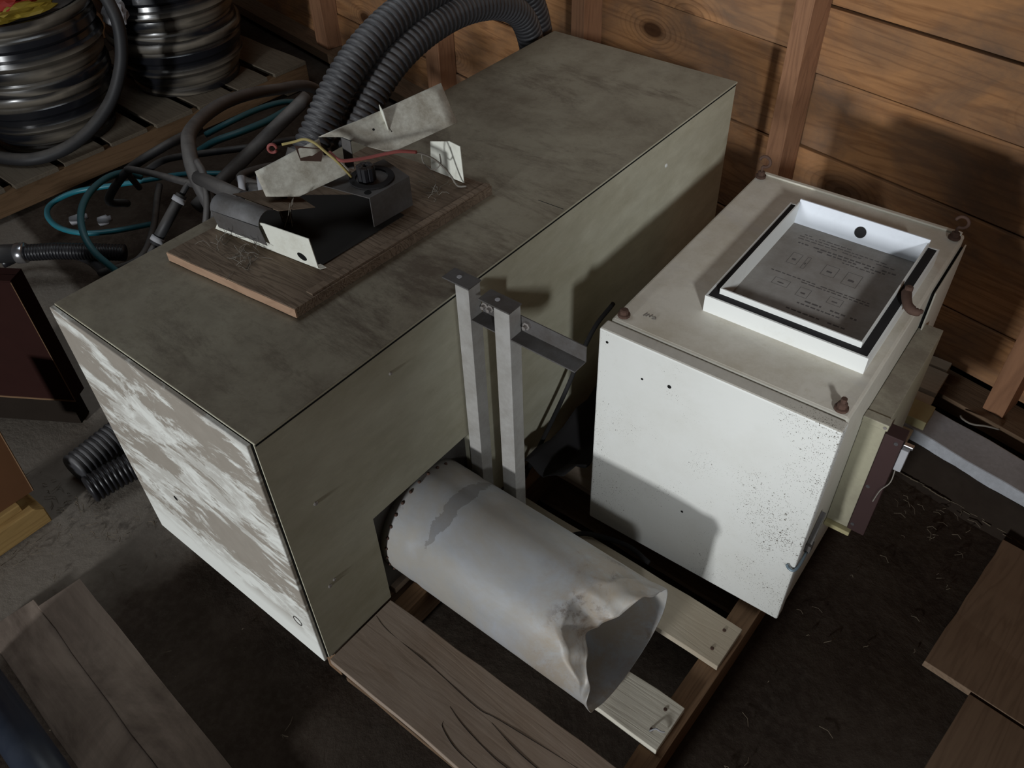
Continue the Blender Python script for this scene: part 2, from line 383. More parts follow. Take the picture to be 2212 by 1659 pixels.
# ------------------------------------------------------------------ mesh helpers
class MB:
    """collects shapes and links them as one mesh object"""
    def __init__(self):
        self.v, self.f = [], []

    def add(self, vs, fs):
        b = len(self.v)
        self.v += [Vector(p) for p in vs]
        self.f += [tuple(b + i for i in f) for f in fs]
        return self

    def hexa(self, p):
        return self.add(p, [(0, 3, 2, 1), (4, 5, 6, 7), (0, 1, 5, 4), (1, 2, 6, 5), (2, 3, 7, 6), (3, 0, 4, 7)])

    def box(self, x0, y0, z0, x1, y1, z1):
        return self.hexa([(x0, y0, z0), (x1, y0, z0), (x1, y1, z0), (x0, y1, z0), (x0, y0, z1), (x1, y0, z1), (x1, y1, z1), (x0, y1, z1)])

    def obox(self, o, u, v, w):
        o, u, v, w = map(Vector, (o, u, v, w))
        return self.hexa([o, o + u, o + u + v, o + v, o + w, o + u + w, o + u + v + w, o + v + w])

    def prism(self, poly, off):
        n = len(poly)
        off = Vector(off)
        a = [Vector(p) for p in poly]
        fs = [tuple(range(n - 1, -1, -1)), tuple(range(n, 2 * n))]
        fs += [(i, (i + 1) % n, n + (i + 1) % n, n + i) for i in range(n)]
        return self.add(a + [p + off for p in a], fs)

    def tube(self, path, r, n=10, caps=True, wave=None):
        path = [Vector(p) for p in path]
        rs = r if isinstance(r, (list, tuple)) else [r] * len(path)
        T = [(path[min(i + 1, len(path) - 1)] - path[max(i - 1, 0)]).normalized() for i in range(len(path))]
        ref = Vector((0, 0, 1)) if abs(T[0].z) < 0.9 else Vector((1, 0, 0))
        N = (ref - T[0] * ref.dot(T[0])).normalized()
        vs = []
        for i, p in enumerate(path):
            N = (N - T[i] * N.dot(T[i])).normalized()
            B = T[i].cross(N)
            for k in range(n):
                a = 2 * math.pi * k / n
                vs.append(p + (N * math.cos(a) + B * math.sin(a)) * rs[i])
        fs = []
        for i in range(len(path) - 1):
            for k in range(n):
                fs.append((i * n + k, i * n + (k + 1) % n, (i + 1) * n + (k + 1) % n, (i + 1) * n + k))
        if caps:
            fs.append(tuple(range(n - 1, -1, -1)))
            fs.append(tuple((len(path) - 1) * n + k for k in range(n)))
        return self.add(vs, fs)

    def corrugated(self, path, r, pitch, depth, n=18):
        path = resample(path, pitch / 6.0)
        rs = []
        for i in range(len(path)):
            ph = (i % 6)
            rs.append(r - depth * (1.0, 0.4, 0.0, 0.0, 0.0, 0.4)[ph])
        return self.tube(path, rs, n)

    def lathe(self, prof, c=(0, 0, 0), axis=(0, 0, 1), n=32, close=False):
        ax = Vector(axis).normalized()
        ref = Vector((1, 0, 0)) if abs(ax.x) < 0.9 else Vector((0, 1, 0))
        U = (ref - ax * ref.dot(ax)).normalized()
        W = ax.cross(U)
        c = Vector(c)
        vs, fs = [], []
        for (r, z) in prof:
            for k in range(n):
                a = 2 * math.pi * k / n
                vs.append(c + ax * z + (U * math.cos(a) + W * math.sin(a)) * r)
        m = len(prof)
        for i in range(m - 1 if not close else m):
            j = (i + 1) % m
            for k in range(n):
                fs.append((i * n + k, i * n + (k + 1) % n, j * n + (k + 1) % n, j * n + k))
        if not close:
            fs.append(tuple(range(n - 1, -1, -1)))
            fs.append(tuple((m - 1) * n + k for k in range(n)))
        return self.add(vs, fs)

    def build(self, name, mat, parent=None, smooth=False, bevel=0.0, local=False, label=None, jitter=0.0, solid=0.0):
        me = bpy.data.meshes.new(name)
        if local:
            vs = self.v
        else:
            w = [p + Vector((0, 0, ZO)) for p in self.v]
            if parent is not None:
                inv = world_matrix(parent).inverted()
                w = [inv @ p for p in w]
            vs = w
        o = bpy.data.objects.new(name, me)
        COL.objects.link(o)
        if parent is not None:
            o.parent = parent
        if parent is None and not local:
            # origin at the base of the thing
            xs = [p.x for p in vs]; ys = [p.y for p in vs]; zs = [p.z for p in vs]
            base = Vector(((min(xs) + max(xs)) / 2, (min(ys) + max(ys)) / 2, min(zs)))
            vs = [p - base for p in vs]
            o.location = base
        me.from_pydata([tuple(p) for p in vs], [], self.f)
        bm = bmesh.new(); bm.from_mesh(me)
        bmesh.ops.recalc_face_normals(bm, faces=bm.faces)
        if jitter:
            for v in bm.verts:
                q = v.co * 9.0
                v.co += Vector((mnoise.noise(q), mnoise.noise(q + Vector((7, 3, 1))), mnoise.noise(q + Vector((2, 9, 4))))) * jitter
        bm.to_mesh(me); bm.free()
        if smooth:
            for p in me.polygons:
                p.use_smooth = True
        me.materials.append(M[mat])
        if solid:
            md = o.modifiers.new('solid', 'SOLIDIFY'); md.thickness = solid; md.offset = 0
        if bevel:
            md = o.modifiers.new('bevel', 'BEVEL'); md.width = bevel; md.segments = 2; md.limit_method = 'ANGLE'
        if label:
            o['label'] = label
        return o


def world_matrix(o):
    m = Matrix.LocRotScale(o.location, o.rotation_euler, o.scale)
    return world_matrix(o.parent) @ m if o.parent else m


def thing(name, label, cat, loc=(0, 0, 0), rz=0.0, group=None, rot=None):
    o = bpy.data.objects.new(name, None)
    o.empty_display_size = 0.05
    COL.objects.link(o)
    o.location = Vector(loc) + Vector((0, 0, ZO))
    o.rotation_euler = rot if rot else (0, 0, rz)
    o['label'] = label
    o['category'] = cat
    if group:
        o['group'] = group
    return o


def tag(o, label, cat, group=None, kind=None):
    o['label'] = label
    o['category'] = cat
    if group:
        o['group'] = group
    if kind:
        o['kind'] = kind
    return o


def struct(name, loc=(0, 0, 0), rz=0.0):
    o = bpy.data.objects.new(name, None)
    o.empty_display_size = 0.05
    COL.objects.link(o)
    o.location = Vector(loc) + Vector((0, 0, ZO))
    o.rotation_euler = (0, 0, rz)
    o['kind'] = 'structure'
    return o


def smooth_path(pts, per=10):
    p = [Vector(q) for q in pts]
    p = [p[0] * 2 - p[1]] + p + [p[-1] * 2 - p[-2]]
    out = []
    for i in range(1, len(p) - 2):
        a, b, c, d = p[i - 1:i + 3]
        for k in range(per):
            t = k / per
            out.append(0.5 * ((2 * b) + (c - a) * t + (2 * a - 5 * b + 4 * c - d) * t * t + (3 * b - a - 3 * c + d) * t ** 3))
    out.append(p[-2])
    return out


def resample(path, step):
    path = [Vector(p) for p in path]
    out = [path[0]]
    acc = 0.0
    for a, b in zip(path, path[1:]):
        L = (b - a).length
        if L < 1e-9:
            continue
        t = step - acc
        while t <= L:
            out.append(a + (b - a) * (t / L))
            t += step
        acc = (acc + L) % step if L + acc >= step else acc + L
    return out


def plank(name, mat, parent, x0, y0, z0, x1, y1, z1, along='x', wob=0.003, local=False, seg=8, label=None, bevel=0.0015):
    """a sawn board with slightly uneven edges, cut into short lengths so that the edges can wander"""
    mb = MB()
    rnd = random.Random(hash((round(x0, 3), round(y0, 3), round(z0, 3))) & 0xffff)
    vs, fs = [], []
    for i in range(seg + 1):
        t = i / seg
        j = [rnd.uniform(-wob, wob) for _ in range(4)]
        if along == 'x':
            x = x0 + (x1 - x0) * t
            ring = [(x, y0 + j[0], z0), (x, y1 + j[1], z0), (x, y1 + j[1], z1 + j[2] * 0.3), (x, y0 + j[0], z1 + j[3] * 0.3)]
        elif along == 'y':
            y = y0 + (y1 - y0) * t
            ring = [(x0 + j[0], y, z0), (x1 + j[1], y, z0), (x1 + j[1], y, z1 + j[2] * 0.3), (x0 + j[0], y, z1 + j[3] * 0.3)]
        else:
            z = z0 + (z1 - z0) * t
            ring = [(x0 + j[0], y0, z), (x1 + j[1], y0, z), (x1 + j[1], y1, z), (x0 + j[0], y1, z)]
        vs += ring
    for i in range(seg):
        for k in range(4):
            fs.append((i * 4 + k, i * 4 + (k + 1) % 4, (i + 1) * 4 + (k + 1) % 4, (i + 1) * 4 + k))
    fs.append((3, 2, 1, 0)); fs.append(tuple(seg * 4 + k for k in range(4)))
    mb.add(vs, fs)
    return mb.build(name, mat, parent, bevel=bevel, local=local, label=label)


# ================================================================== THE SETTING
FL = -0.13
mb = MB()
N = 60
vs, fs = [], []
for i in range(N + 1):
    for j in range(N + 1):
        x = -3.6 + 6.8 * i / N
        y = -3.4 + 7.0 * j / N
        z = FL + 0.004 * mnoise.noise(Vector((x * 3, y * 3, 0))) - 0.004
        vs.append((x, y, z))
for i in range(N):
    for j in range(N):
        a = i * (N + 1) + j
        fs.append((a, a + N + 1, a + N + 2, a + 1))
mb.add(vs, fs)
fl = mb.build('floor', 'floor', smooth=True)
fl['kind'] = 'structure'

# back wall: local x runs along the wall, local y goes into it; stud faces at local y = 0
WA = math.radians(-10.5)
wall = struct('wall_back', (1.478, 1.665, 0), WA)


def wl(*a):
    return a


right_seams = [-0.04, 0.133, 0.418, 0.640, 0.825, 1.06, 1.30, 1.55, 1.80, 2.05, 2.3, 2.5]
left_seams = [-0.16, 0.105, 0.406, 0.681, 0.92, 1.17, 1.42, 1.66, 1.90, 2.15, 2.4, 2.5]
for seams, s0, s1 in ((right_seams, -0.826, 1.62), (left_seams, -5.0, -0.832)):
    for k, (a, b) in enumerate(zip(seams, seams[1:])):
        dy = 0.003 * ((k * 37) % 5 - 2)
        plank('board', 'wall', wall, s0, 0.09 + dy, a + 0.003, s1, 0.112 + dy, b - 0.003, 'x', 0.0014, local=True, seg=14, bevel=0.002)
mb = MB(); mb.box(-5.0, 0.125, -0.2, 1.7, 0.14, 2.5)
mb.build('sheathing', 'dark', wall, local=True)
for s, w in ((-3.575, 0.11), (-2.60, 0.10), (-1.70, 0.062), (-0.853, 0.056), (-0.012, 0.058), (0.83, 0.056)):
    plank('stud', 'stud', wall, s, 0.0, -0.05, s + w, 0.087, 2.5, 'z', 0.0018, local=True, seg=10)
plank('sill_plate', 'stringer_x', wall, -5.0, -0.03, -0.10, 1.62, 0.085, -0.052, 'x', 0.003, local=True, seg=16)
# concrete footing strip in front of the sill
cs = struct('trim_1', (1.478, 1.665, 0), WA)
mb = MB()
vs, fs = [], []
for i in range(41):
    s = -0.32 + 1.9 * i / 40
    w = 0.004 * mnoise.noise(Vector((s * 9, 0, 0))) - (0.012 if 0.17 < s < 0.2 else 0)
    for q in ((-0.213 - w, -0.16), (-0.213 - w, -0.052), (-0.100 + w, -0.050), (-0.100 + w, -0.16)):
        vs.append((s, q[0], q[1]))
for i in range(40):
    for k in range(4):
        fs.append((i * 4 + k, i * 4 + (k + 1) % 4, (i + 1) * 4 + (k + 1) % 4, (i + 1) * 4 + k))
fs += [(3, 2, 1, 0), (160, 161, 162, 163)]
mb.add(vs, fs)
mb.build('footing', 'concrete', cs, local=True, bevel=0.004)

# bank of soil heaped against the footing
mb = MB()
vs, fs = [], []
for i in range(61):
    s = -0.34 + 1.9 * i / 60
    w = 0.012 * mnoise.noise(Vector((s * 11, 1, 0)))
    for q, z in ((-0.214, -0.092 + w * 0.6), (-0.235, -0.098 + w), (-0.265 + w, -0.113), (-0.305 + w, -0.129), (-0.33, -0.14)):
        vs.append((s, q, z))
for i in range(60):
    for k in range(4):
        fs.append((i * 5 + k, (i + 1) * 5 + k, (i + 1) * 5 + k + 1, i * 5 + k + 1))
mb.add(vs, fs)
mb.build('soil_bank', 'soil', cs, local=True, smooth=True)
# the other walls and roof, outside the picture: the side and roof openings are added to shape the light
wr = struct('wall_right', (2.9, 0, 0))
for k, (y0, y1, z0, z1) in enumerate(((-3.3, -1.58, FL, 2.5), (-0.93, 1.5, FL, 2.5), (-1.58, -0.93, FL, 1.58), (-1.58, -0.93, 2.35, 2.5))):
    mb = MB(); mb.box(2.9, y0, z0, 2.95, y1, z1); mb.build('wall_panel', 'ceiling', wr)
wn = struct('added_opening_1', (2.9, -1.25, 1.54))  # added unseen opening, its edges set to trim the side light
for y0, y1, z0, z1 in ((-1.60, -1.58, 1.54, 2.35), (-0.93, -0.91, 1.54, 2.35), (-1.60, -0.91, 1.515, 1.54), (-1.60, -0.91, 2.35, 2.375)):
    mb = MB(); mb.box(2.88, y0, z0, 2.97, y1, z1); mb.build('added_opening_frame', 'stud', wn)
wf = struct('wall_front', (0, -3.2, 0))
for x0, x1, z0, z1 in ((-3.3, -0.2, FL, 2.5), (2.1, 2.95, FL, 2.5), (-0.2, 2.1, 1.95, 2.5)):
    mb = MB(); mb.box(x0, -3.25, z0, x1, -3.2, z1); mb.build('wall_panel', 'ceiling', wf)
dn = struct('door_1', (0.95, -3.2, FL))
for x0, x1, z0, z1 in ((-0.23, -0.2, FL, 1.98), (2.1, 2.13, FL, 1.98), (-0.2, 2.1, 1.95, 1.98)):
    mb = MB(); mb.box(x0, -3.27, z0, x1, -3.17, z1); mb.build('door_frame', 'stud', dn)
wlf = struct('wall_left', (-3.25, 0, 0))
for k in range(11):
    mb = MB(); mb.box(-3.28, -3.25, FL + k * 0.24, -3.25, 2.6, FL + k * 0.24 + 0.234)
    mb.build('board', 'wall', wlf, bevel=0.002)
ce = struct('ceiling', (0, 0, 2.5))
for x0, x1, y0, y1 in ((-3.4, -1.6, -3.3, 2.9), (-0.2, 3.0, -3.3, 2.9), (-1.6, -0.2, -3.3, -0.1), (-1.6, -0.2, 1.3, 2.9)):  # roof opening left for the added fill lamp
    MB().box(x0, y0, 2.5, x1, y1, 2.55).build('roof_panel', 'ceiling', ce)

# ================================================================== PALLETS
# pallet under the duct and the white cabinet
pal = thing('wooden_pallet', 'weathered wooden pallet under the round duct and white cabinet', 'pallet', (0.94, 0.8, FL))
for x0, x1 in ((0.604, 0.645), (1.226, 1.278)):
    plank('stringer', 'stringer', pal, x0, 0.02, FL + 0.018, x1, 1.44, -0.019, 'y', 0.002, seg=10)
for y0, y1 in ((0.02, 0.12), (0.7, 0.8), (1.33, 1.43)):
    plank('bottom_board', 'stringer_x', pal, 0.605, y0, FL + 0.001, 1.275, y1, FL + 0.017, 'x', 0.002)
decks = [(-0.004, 0.186, 1.272, 'pallet_x', 0.604), (0.262, 0.373, 1.263, 'pallet_white', 0.606), (0.494, 0.606, 1.271, 'pallet_pale', 0.606),
         (0.72, 0.83, 1.285, 'pallet_x', 0.606), (0.93, 1.04, 1.29, 'pallet_x', 0.606), (1.14, 1.25, 1.30, 'pallet_x', 0.606), (1.33, 1.415, 1.352, 'pallet_pale', 0.606),
         (1.507, 1.572, 1.354, 'pallet_pale', 0.606), (1.59, 1.692, 1.352, 'pallet_pale', 0.606), (1.70, 1.742, 1.345, 'pallet_pale', 0.606)]
for y0, y1, xe, m, xs in decks:
    plank('deck_board', m, pal, xs, y0, -0.0185, xe, y1, -0.0005, 'x', 0.0022, seg=10)
# nail heads and knots near the board ends
for y0, y1, xe, m, xs in decks[:3]:
    for yy in (y0 + 0.03, y1 - 0.028):
        MB().lathe([(0.004, -0.004), (0.004, 0.0012), (0.0032, 0.0018)], (xe - 0.03, yy, 0), n=10).build('nail', 'rust', pal)
# cracks in the wide front board: splits in the wood, as thin dark wedges let into it
for pts, r0 in (([(0.608, 0.134), (0.657, 0.124), (0.796, 0.120), (0.925, 0.111), (0.979, 0.119), (1.155, 0.138), (1.25, 0.145)], 0.0007),
                ([(0.890, 0.047), (0.898, 0.036), (0.944, 0.021), (1.004, 0.017), (1.12, 0.012)], 0.0008),
                ([(0.88, 0.078), (0.929, 0.065), (1.007, 0.055), (1.052, 0.054), (1.2, 0.058)], 0.0008),
                ([(0.97, 0.105), (1.05, 0.092), (1.16, 0.088), (1.24, 0.080)], 0.0008)):
    pp = smooth_path([(a, b, 0) for a, b in pts], 6)
    MB().tube([(p.x, p.y, -0.0005) for p in pp], [r0 * (0.35 + 0.65 * math.sin(math.pi * min(1, (k + 1) / len(pp)))) for k in range(len(pp))], 6).build('split', 'dark', pal)
# pale splinter on the short front board end
MB().tube(smooth_path([(1.232, 0.285, 0.004), (1.240, 0.295, 0.008), (1.250, 0.297, 0.007), (1.257, 0.302, 0.004)], 4), 0.0018, 6).build('splinter', 'scrap', pal)

# yellow block behind, on the pallet end
yb = MB().box(1.300, 1.425, 0.0005, 1.372, 1.50, 0.03).build('wood_block', 'yellow_block', bevel=0.002)
tag(yb, 'small pale yellow wood block on the pallet end behind the ivory switch box', 'block')

# timber skid base under the big casing
sk = thing('timber_skid', 'dark timber skid base beneath the big dusty casing', 'skid', (0.3, 0.8, FL))
for x0, x1 in ((0.02, 0.06), (0.28, 0.32), (0.545, 0.585)):
    plank('bearer', 'stringer', sk, x0, 0.02, FL + 0.001, x1, 1.6, -0.021, 'y', 0.002)
for k in range(8):
    y0 = 0.012 + k * 0.2
    plank('deck_board', 'pallet_x', sk, 0.01, y0, -0.0205, 0.592, y0 + 0.14, -0.0015, 'x', 0.002)

# ================================================================== THE BIG CASING
BW, BL, BH = 0.600, 1.620, 0.692
big = thing('furnace_casing', 'big dusty olive-grey metal casing with scuffed white end panel', 'casing', (0.3, 0.81, 0))
t = BH - 0.006
oy0, oy1, oz1, rd = 0.19, 0.50, 0.292, 0.03          # cut-out for the duct in the right side
mb = MB()
v = [(0, 0, 0), (BW, 0, 0), (BW, BL, 0), (0, BL, 0), (0, 0, t), (BW, 0, t), (BW, BL, t), (0, BL, t),
     (BW, oy0, 0), (BW, oy1, 0), (BW, oy1, oz1), (BW, oy0, oz1), (BW, 0, oz1), (BW, BL, oz1),
     (BW - rd, oy0, 0), (BW - rd, oy1, 0), (BW - rd, oy1, oz1), (BW - rd, oy0, oz1)]
f = [(0, 3, 2, 9, 15, 14, 8, 1), (4, 5, 6, 7), (0, 1, 12, 5, 4), (2, 3, 7, 6, 13), (3, 0, 4, 7),
     (1, 8, 11, 12), (9, 2, 13, 10), (12, 11, 10, 13, 6, 5),
     (8, 14, 17, 11), (9, 10, 16, 15), (11, 17, 16, 10), (14, 15, 16, 17)]
mb.add(v, f).build('body', 'body', big)
mb = MB().box(-0.003, -0.001, BH - 0.005, BW + 0.003, BL + 0.002, BH).build('lid', 'body', big, bevel=0.0015)
pn = MB()
pn.box(-0.004, -0.012, -0.006, BW - 0.004, -0.0025, BH - 0.003)
pn.build('end_panel', 'panel', big, bevel=0.002)
MB().box(0.002, -0.0025, 0.0, BW - 0.003, 0.0, BH - 0.006).build('panel_gap', 'dark', big)
# flange plate in the cut-out
MB().box(BW - rd + 0.0005, oy0 + 0.002, 0.001, BW - rd + 0.008, oy1 - 0.002, oz1 - 0.002).build('flange_plate', 'dark_steel', big)
# screws and knock-out on the panel and the side
for x, z in ((0.543, 0.108),):
    MB().lathe([(0.014, 0), (0.014, 0.0015), (0.0115, 0.0015), (0.0115, 0.0)], (x, -0.0115, z), (0, -1, 0), n=20, close=True).build('knockout', 'dark_steel', big)
MB().lathe([(0.007, 0), (0.007, 0.0008)], (0.18, -0.0118, 0.242), (0, -1, 0), n=12).build('screw_hole', 'dark', big)
for y, z, r in ((0.075, 0.46, 0.005), (0.052, 0.215, 0.0045), (0.066, 0.222, 0.004), (0.30, 0.62, 0.004), (1.28, 0.60, 0.0055)):
    MB().lathe([(r, 0), (r, 0.0015), (r * 0.6, 0.003)], (BW, y, z), (1, 0, 0), n=10).build('screw', 'bolt' if y < 1 else 'white', big)
MB().box(BW, 0.002, t - 0.0045, BW + 0.0012, BL - 0.002, t + 0.0005).build('lid_shade', 'dark', big)  # dark strip standing in for the shade under the lid's lip
# short folded seam in the lid near its right edge
MB().tube([(0.53, 0.845, BH), (0.596, 0.848, BH)], 0.0008, 6).build('lid_seam', 'dark', big)

# ================================================================== THE ROUND DUCT
duct = thing('round_duct', 'galvanised round duct stub with crushed open end lying on the pallet', 'duct', (0.86, 0.343, 0))
DC, DR = (0.343, 0.1385), 0.1365
nx, na = 44, 108
X0, X1 = 0.578, 1.145


# the mouth was stove in from the upper front: angle -> (push towards the axis, rim x, crease x)
DENT = [(-180, 0.0, 1.130, 1.12), (-90, 0.0, 1.135, 1.12), (0, 0.0, 1.138, 1.12), (20, -0.004, 1.138, 1.115), (35, -0.003, 1.142, 1.11), (50, 0.008, 1.140, 1.09), (70, 0.006, 1.128, 1.062), (90, 0.034, 1.108, 1.034),
        (110, 0.072, 1.078, 1.020), (130, 0.054, 1.068, 1.030), (150, 0.028, 1.096, 1.068), (170, 0.016, 1.124, 1.108), (190, 0.0, 1.128, 1.118), (210, -0.006, 1.133, 1.12), (225, -0.002, 1.130, 1.12), (270, 0.0, 1.130, 1.12), (360, 0.0, 1.138, 1.12)]


def dent_at(deg):
    for a_, b_ in zip(DENT, DENT[1:]):
        if a_[0] <= deg <= b_[0]:
            q = (deg - a_[0]) / (b_[0] - a_[0])
            q = q * q * (3 - 2 * q)
            return [a_[m] + (b_[m] - a_[m]) * q for m in (1, 2, 3)]


NB = 30                              # rings up to the crease, the rest form the stove-in lip


def duct_pt(i, k, r):
    deg = 360.0 * k / na             # 0 = +y, 90 = up, 180 = -y
    a = math.radians(deg)
    p, xe, xc = dent_at(deg)
    ca, sa = math.cos(a), math.sin(a)
    if i <= NB:
        x = X0 + (xc - X0) * i / NB
        rr_ = r
        near = max(0.0, (x - 0.93) / 0.1)
        rr_ -= 0.0035 * near * near * max(0.0, math.sin(math.radians(deg))) * (0.5 + 0.5 * math.sin(deg * 0.12))
    else:
        q = (i - NB) / (nx - NB)
        x = xc + (xe - xc) * q
        rr_ = r - p * (q ** 0.75 * (1.15 - 0.15 * q))
        if p > 0.004:
            rr_ += 0.004 * math.sin(deg * 0.21 + q * 5) * q
    if abs(x - 0.672) < 0.009:       # shallow swage ring near the casing
        rr_ -= 0.0018
    return (x, DC[0] + rr_ * ca, max(DC[1] + rr_ * sa, 0.0015))


vs, fs = [], []
for i in range(nx + 1):
    for k in range(na):
        vs.append(duct_pt(i, k, DR))
for i in range(nx):
    for k in range(na):
        fs.append((i * na + k, i * na + (k + 1) % na, (i + 1) * na + (k + 1) % na, (i + 1) * na + k))
dd = MB().add(vs, fs).build('pipe', 'galv', duct, smooth=True, solid=0.0018)
# ragged flange tabs and rivets round the root
for k in range(14):
    a = math.radians(60 + k * 12)
    p = Vector((0.598, DC[0] + math.cos(a) * (DR + 0.001), DC[1] + math.sin(a) * (DR + 0.001)))
    MB().lathe([(0.004, 0), (0.004, 0.002), (0.002, 0.004)], p, (0, math.cos(a), math.sin(a)), n=8).build('rivet', 'rust', duct)
# ================================================================== STEEL POSTS BESIDE THE CASING
fr = thing('angle_frame', 'grey steel angle posts with bolted arm standing beside the big casing', 'frame', (0.70, 0.48, 0))
PY = 0.486


def post(x0, w, ztop, zbot, name='post'):
    t = 0.003
    o = MB()
    o.prism([(x0, PY, zbot), (x0 + w, PY, zbot), (x0 + w, PY + 0.034, zbot), (x0 + w - t, PY + 0.034, zbot), (x0 + w - t, PY + t, zbot), (x0, PY + t, zbot)], (0, 0, ztop - zbot))
    p = o.build(name, 'steel', fr, bevel=0.0008)
    return p


p1 = post(0.605, 0.034, 0.715, 0.001)
p2 = post(0.700, 0.037, 0.704, 0.001)
for p, (x0, x1, z, y1) in ((p1, (0.572, 0.639, 0.7152, 0.518)), (p2, (0.662, 0.737, 0.7042, 0.518))):
    MB().box(x0, PY, z, x1, y1 + 0.006, z + 0.003).build('cap_flange', 'dark_steel', p, bevel=0.0006)
    MB().lathe([(0.0052, 0), (0.0052, 0.0006)], ((x0 + x1) / 2 - 0.006, PY + 0.02, z + 0.003), n=14).build('bolt_hole', 'scrap', p)
ar = MB()
ay = 0.522
ar.box(0.640, ay, 0.640, 0.885, ay + 0.003, 0.678)
ar.box(0.640, ay - 0.034, 0.640, 0.885, ay, 0.643)
arm = ar.build('arm', 'dark_steel', fr, bevel=0.0006)
for x in (0.650, 0.664, 0.752):
    MB().lathe([(0.0085, 0), (0.0085, 0.006), (0.0045, 0.0065), (0.0045, 0.014)], (x, ay, 0.664), (0, -1, 0), n=6).build('bolt', 'bolt', arm)

# ================================================================== THE WHITE CABINET
CA = 0.034
cab = thing('control_cabinet', 'cream metal cabinet with speckled white front door on the pallet', 'cabinet', (0.825, 0.657, 0), CA)
W_, D_, H_ = 0.494, 0.730, 0.603
b = MB().box(0.003, 0.038, 0.001, W_ - 0.003, D_, H_ - 0.001).build('body', 'cabinet', cab, local=True, bevel=0.006)
MB().box(0.012, 0.030, 0.012, W_ - 0.012, 0.04, H_ - 0.012).build('door_seal', 'dark', cab, local=True)
door = MB()
door.box(0, 0, -0.004, W_, 0.0325, H_)
door = door.build('door', 'door', cab, local=True, bevel=0.004)
for u, z, r in ((0.165, 0.532, 0.0042), (0.105, 0.520, 0.0026), (0.235, 0.19, 0.003), (0.02, 0.575, 0.003)):
    MB().lathe([(r, 0), (r, 0.0006)], (u, -0.0004, z), (0, -1, 0), n=12).build('screw_hole', 'dark', door, local=True)
# folded rim along the back of the top
MB().box(0.01, D_ - 0.012, H_ - 0.001, W_ - 0.01, D_ - 0.001, H_ + 0.004).build('back_rim', 'cabinet', cab, local=True, bevel=0.0015)
MB().box(W_ - 0.002, 0.52, 0.30, W_ + 0.003, D_ - 0.004, H_ - 0.030).build('side_seal', 'dark', cab, local=True)
MB().box(W_ + 0.0032, 0.515, 0.29, W_ + 0.0065, D_, H_ - 0.024).build('side_cover', 'cabinet', cab, local=True, bevel=0.001)
# latch and clip on the right side of the door
MB().prism([(W_ - 0.002, 0.050, 0.215), (W_ - 0.002, 0.060, 0.215), (W_ - 0.002, 0.095, 0.285), (W_ - 0.002, 0.085, 0.275)], (0.010, 0, 0)).build('latch', 'dark_steel', cab, local=True)
MB().box(W_ - 0.002, 0.046, 0.20, W_ + 0.010, 0.066, 0.222).build('latch_base', 'dark_steel', cab, local=True, bevel=0.001)
MB().tube(smooth_path([(W_ + 0.004, 0.045, 0.203), (W_ + 0.005, 0.015, 0.199), (W_ + 0.001, -0.005, 0.195), (W_ - 0.010, -0.007, 0.196), (W_ - 0.016, -0.006, 0.203)], 5), 0.0032, 8).build('clip', 'blue_clip', cab, local=True, smooth=True)


def eye(u, v, tall, parent=cab):
    e = MB()
    e.lathe([(0.013, 0), (0.013, 0.005), (0.009, 0.006), (0.009, 0.014), (0.006, 0.016)], (u, v, H_), n=10)
    o = e.build('eye_bolt', 'rust', parent, local=True)
    if tall:
        path = [(u, v, H_ + 0.01), (u, v, H_ + 0.026)]
        c = Vector((u, v, H_ + 0.042))
        for k in range(-100, 175, 18):
            a = math.radians(k)
            path.append(c + Vector((math.cos(a) * 0.0135 + 0.004, 0.0, math.sin(a) * 0.0135)))
        MB().tube(path, 0.0036, 8).build('hook', 'rust', o, local=True, smooth=True)
    return o


eye(0.016, 0.705, True); eye(0.474, 0.700, True); eye(0.020, 0.060, False); eye(0.470, 0.055, False)
MB().tube([(0.470, 0.055, H_ + 0.014), (0.470, 0.055, H_ + 0.026)], 0.0055, 8).build('bolt_shank', 'rust', cab, local=True)
# pencilled scribble on the top
for pts in ([(0.052, 0.082), (0.055, 0.094)], [(0.057, 0.083), (0.060, 0.093), (0.064, 0.085), (0.067, 0.095)], [(0.071, 0.083), (0.078, 0.086), (0.075, 0.092), (0.069, 0.088)]):
    MB().tube([(a, b_, H_) for a, b_ in pts], 0.0007, 5).build('pencil_mark', 'ink', cab, local=True)

# window-like collar on the cabinet top with gasket and wiring label
lu0, lu1, lv0, lv1 = 0.141, 0.469, 0.165, 0.578
zo = H_ - 0.001
col = MB()
zt = H_ + 0.0375
col.box(lu0, lv0, zo, lu1, lv0 + 0.004, zt); col.box(lu0, lv1 - 0.004, zo, lu1, lv1, zt)
col.box(lu0, lv0 + 0.004, zo, lu0 + 0.004, lv1 - 0.004, zt); col.box(lu1 - 0.004, lv0 + 0.004, zo, lu1, lv1 - 0.004, zt)
collar = col.build('collar', 'white', cab, local=True)
gs = MB()
gi = 0.026
gs.box(lu0 + 0.004, lv0 + 0.004, zt - 0.012, lu1 - 0.004, lv0 + gi, zt - 0.001)
gs.box(lu0 + 0.004, lv0 + gi, zt - 0.012, lu0 + gi - 0.006, lv1 - 0.004, zt - 0.001)
gs.box(lu1 - gi + 0.004, lv0 + gi, zt - 0.012, lu1 - 0.004, lv1 - 0.004, zt - 0.001)
gs.build('gasket', 'gasket', collar, local=True)
iu0, iu1, iv0, iv1 = lu0 + gi - 0.006, lu1 - gi + 0.004, lv0 + gi - 0.004, lv1 - 0.006
zr = zt + 0.012
tr = MB()
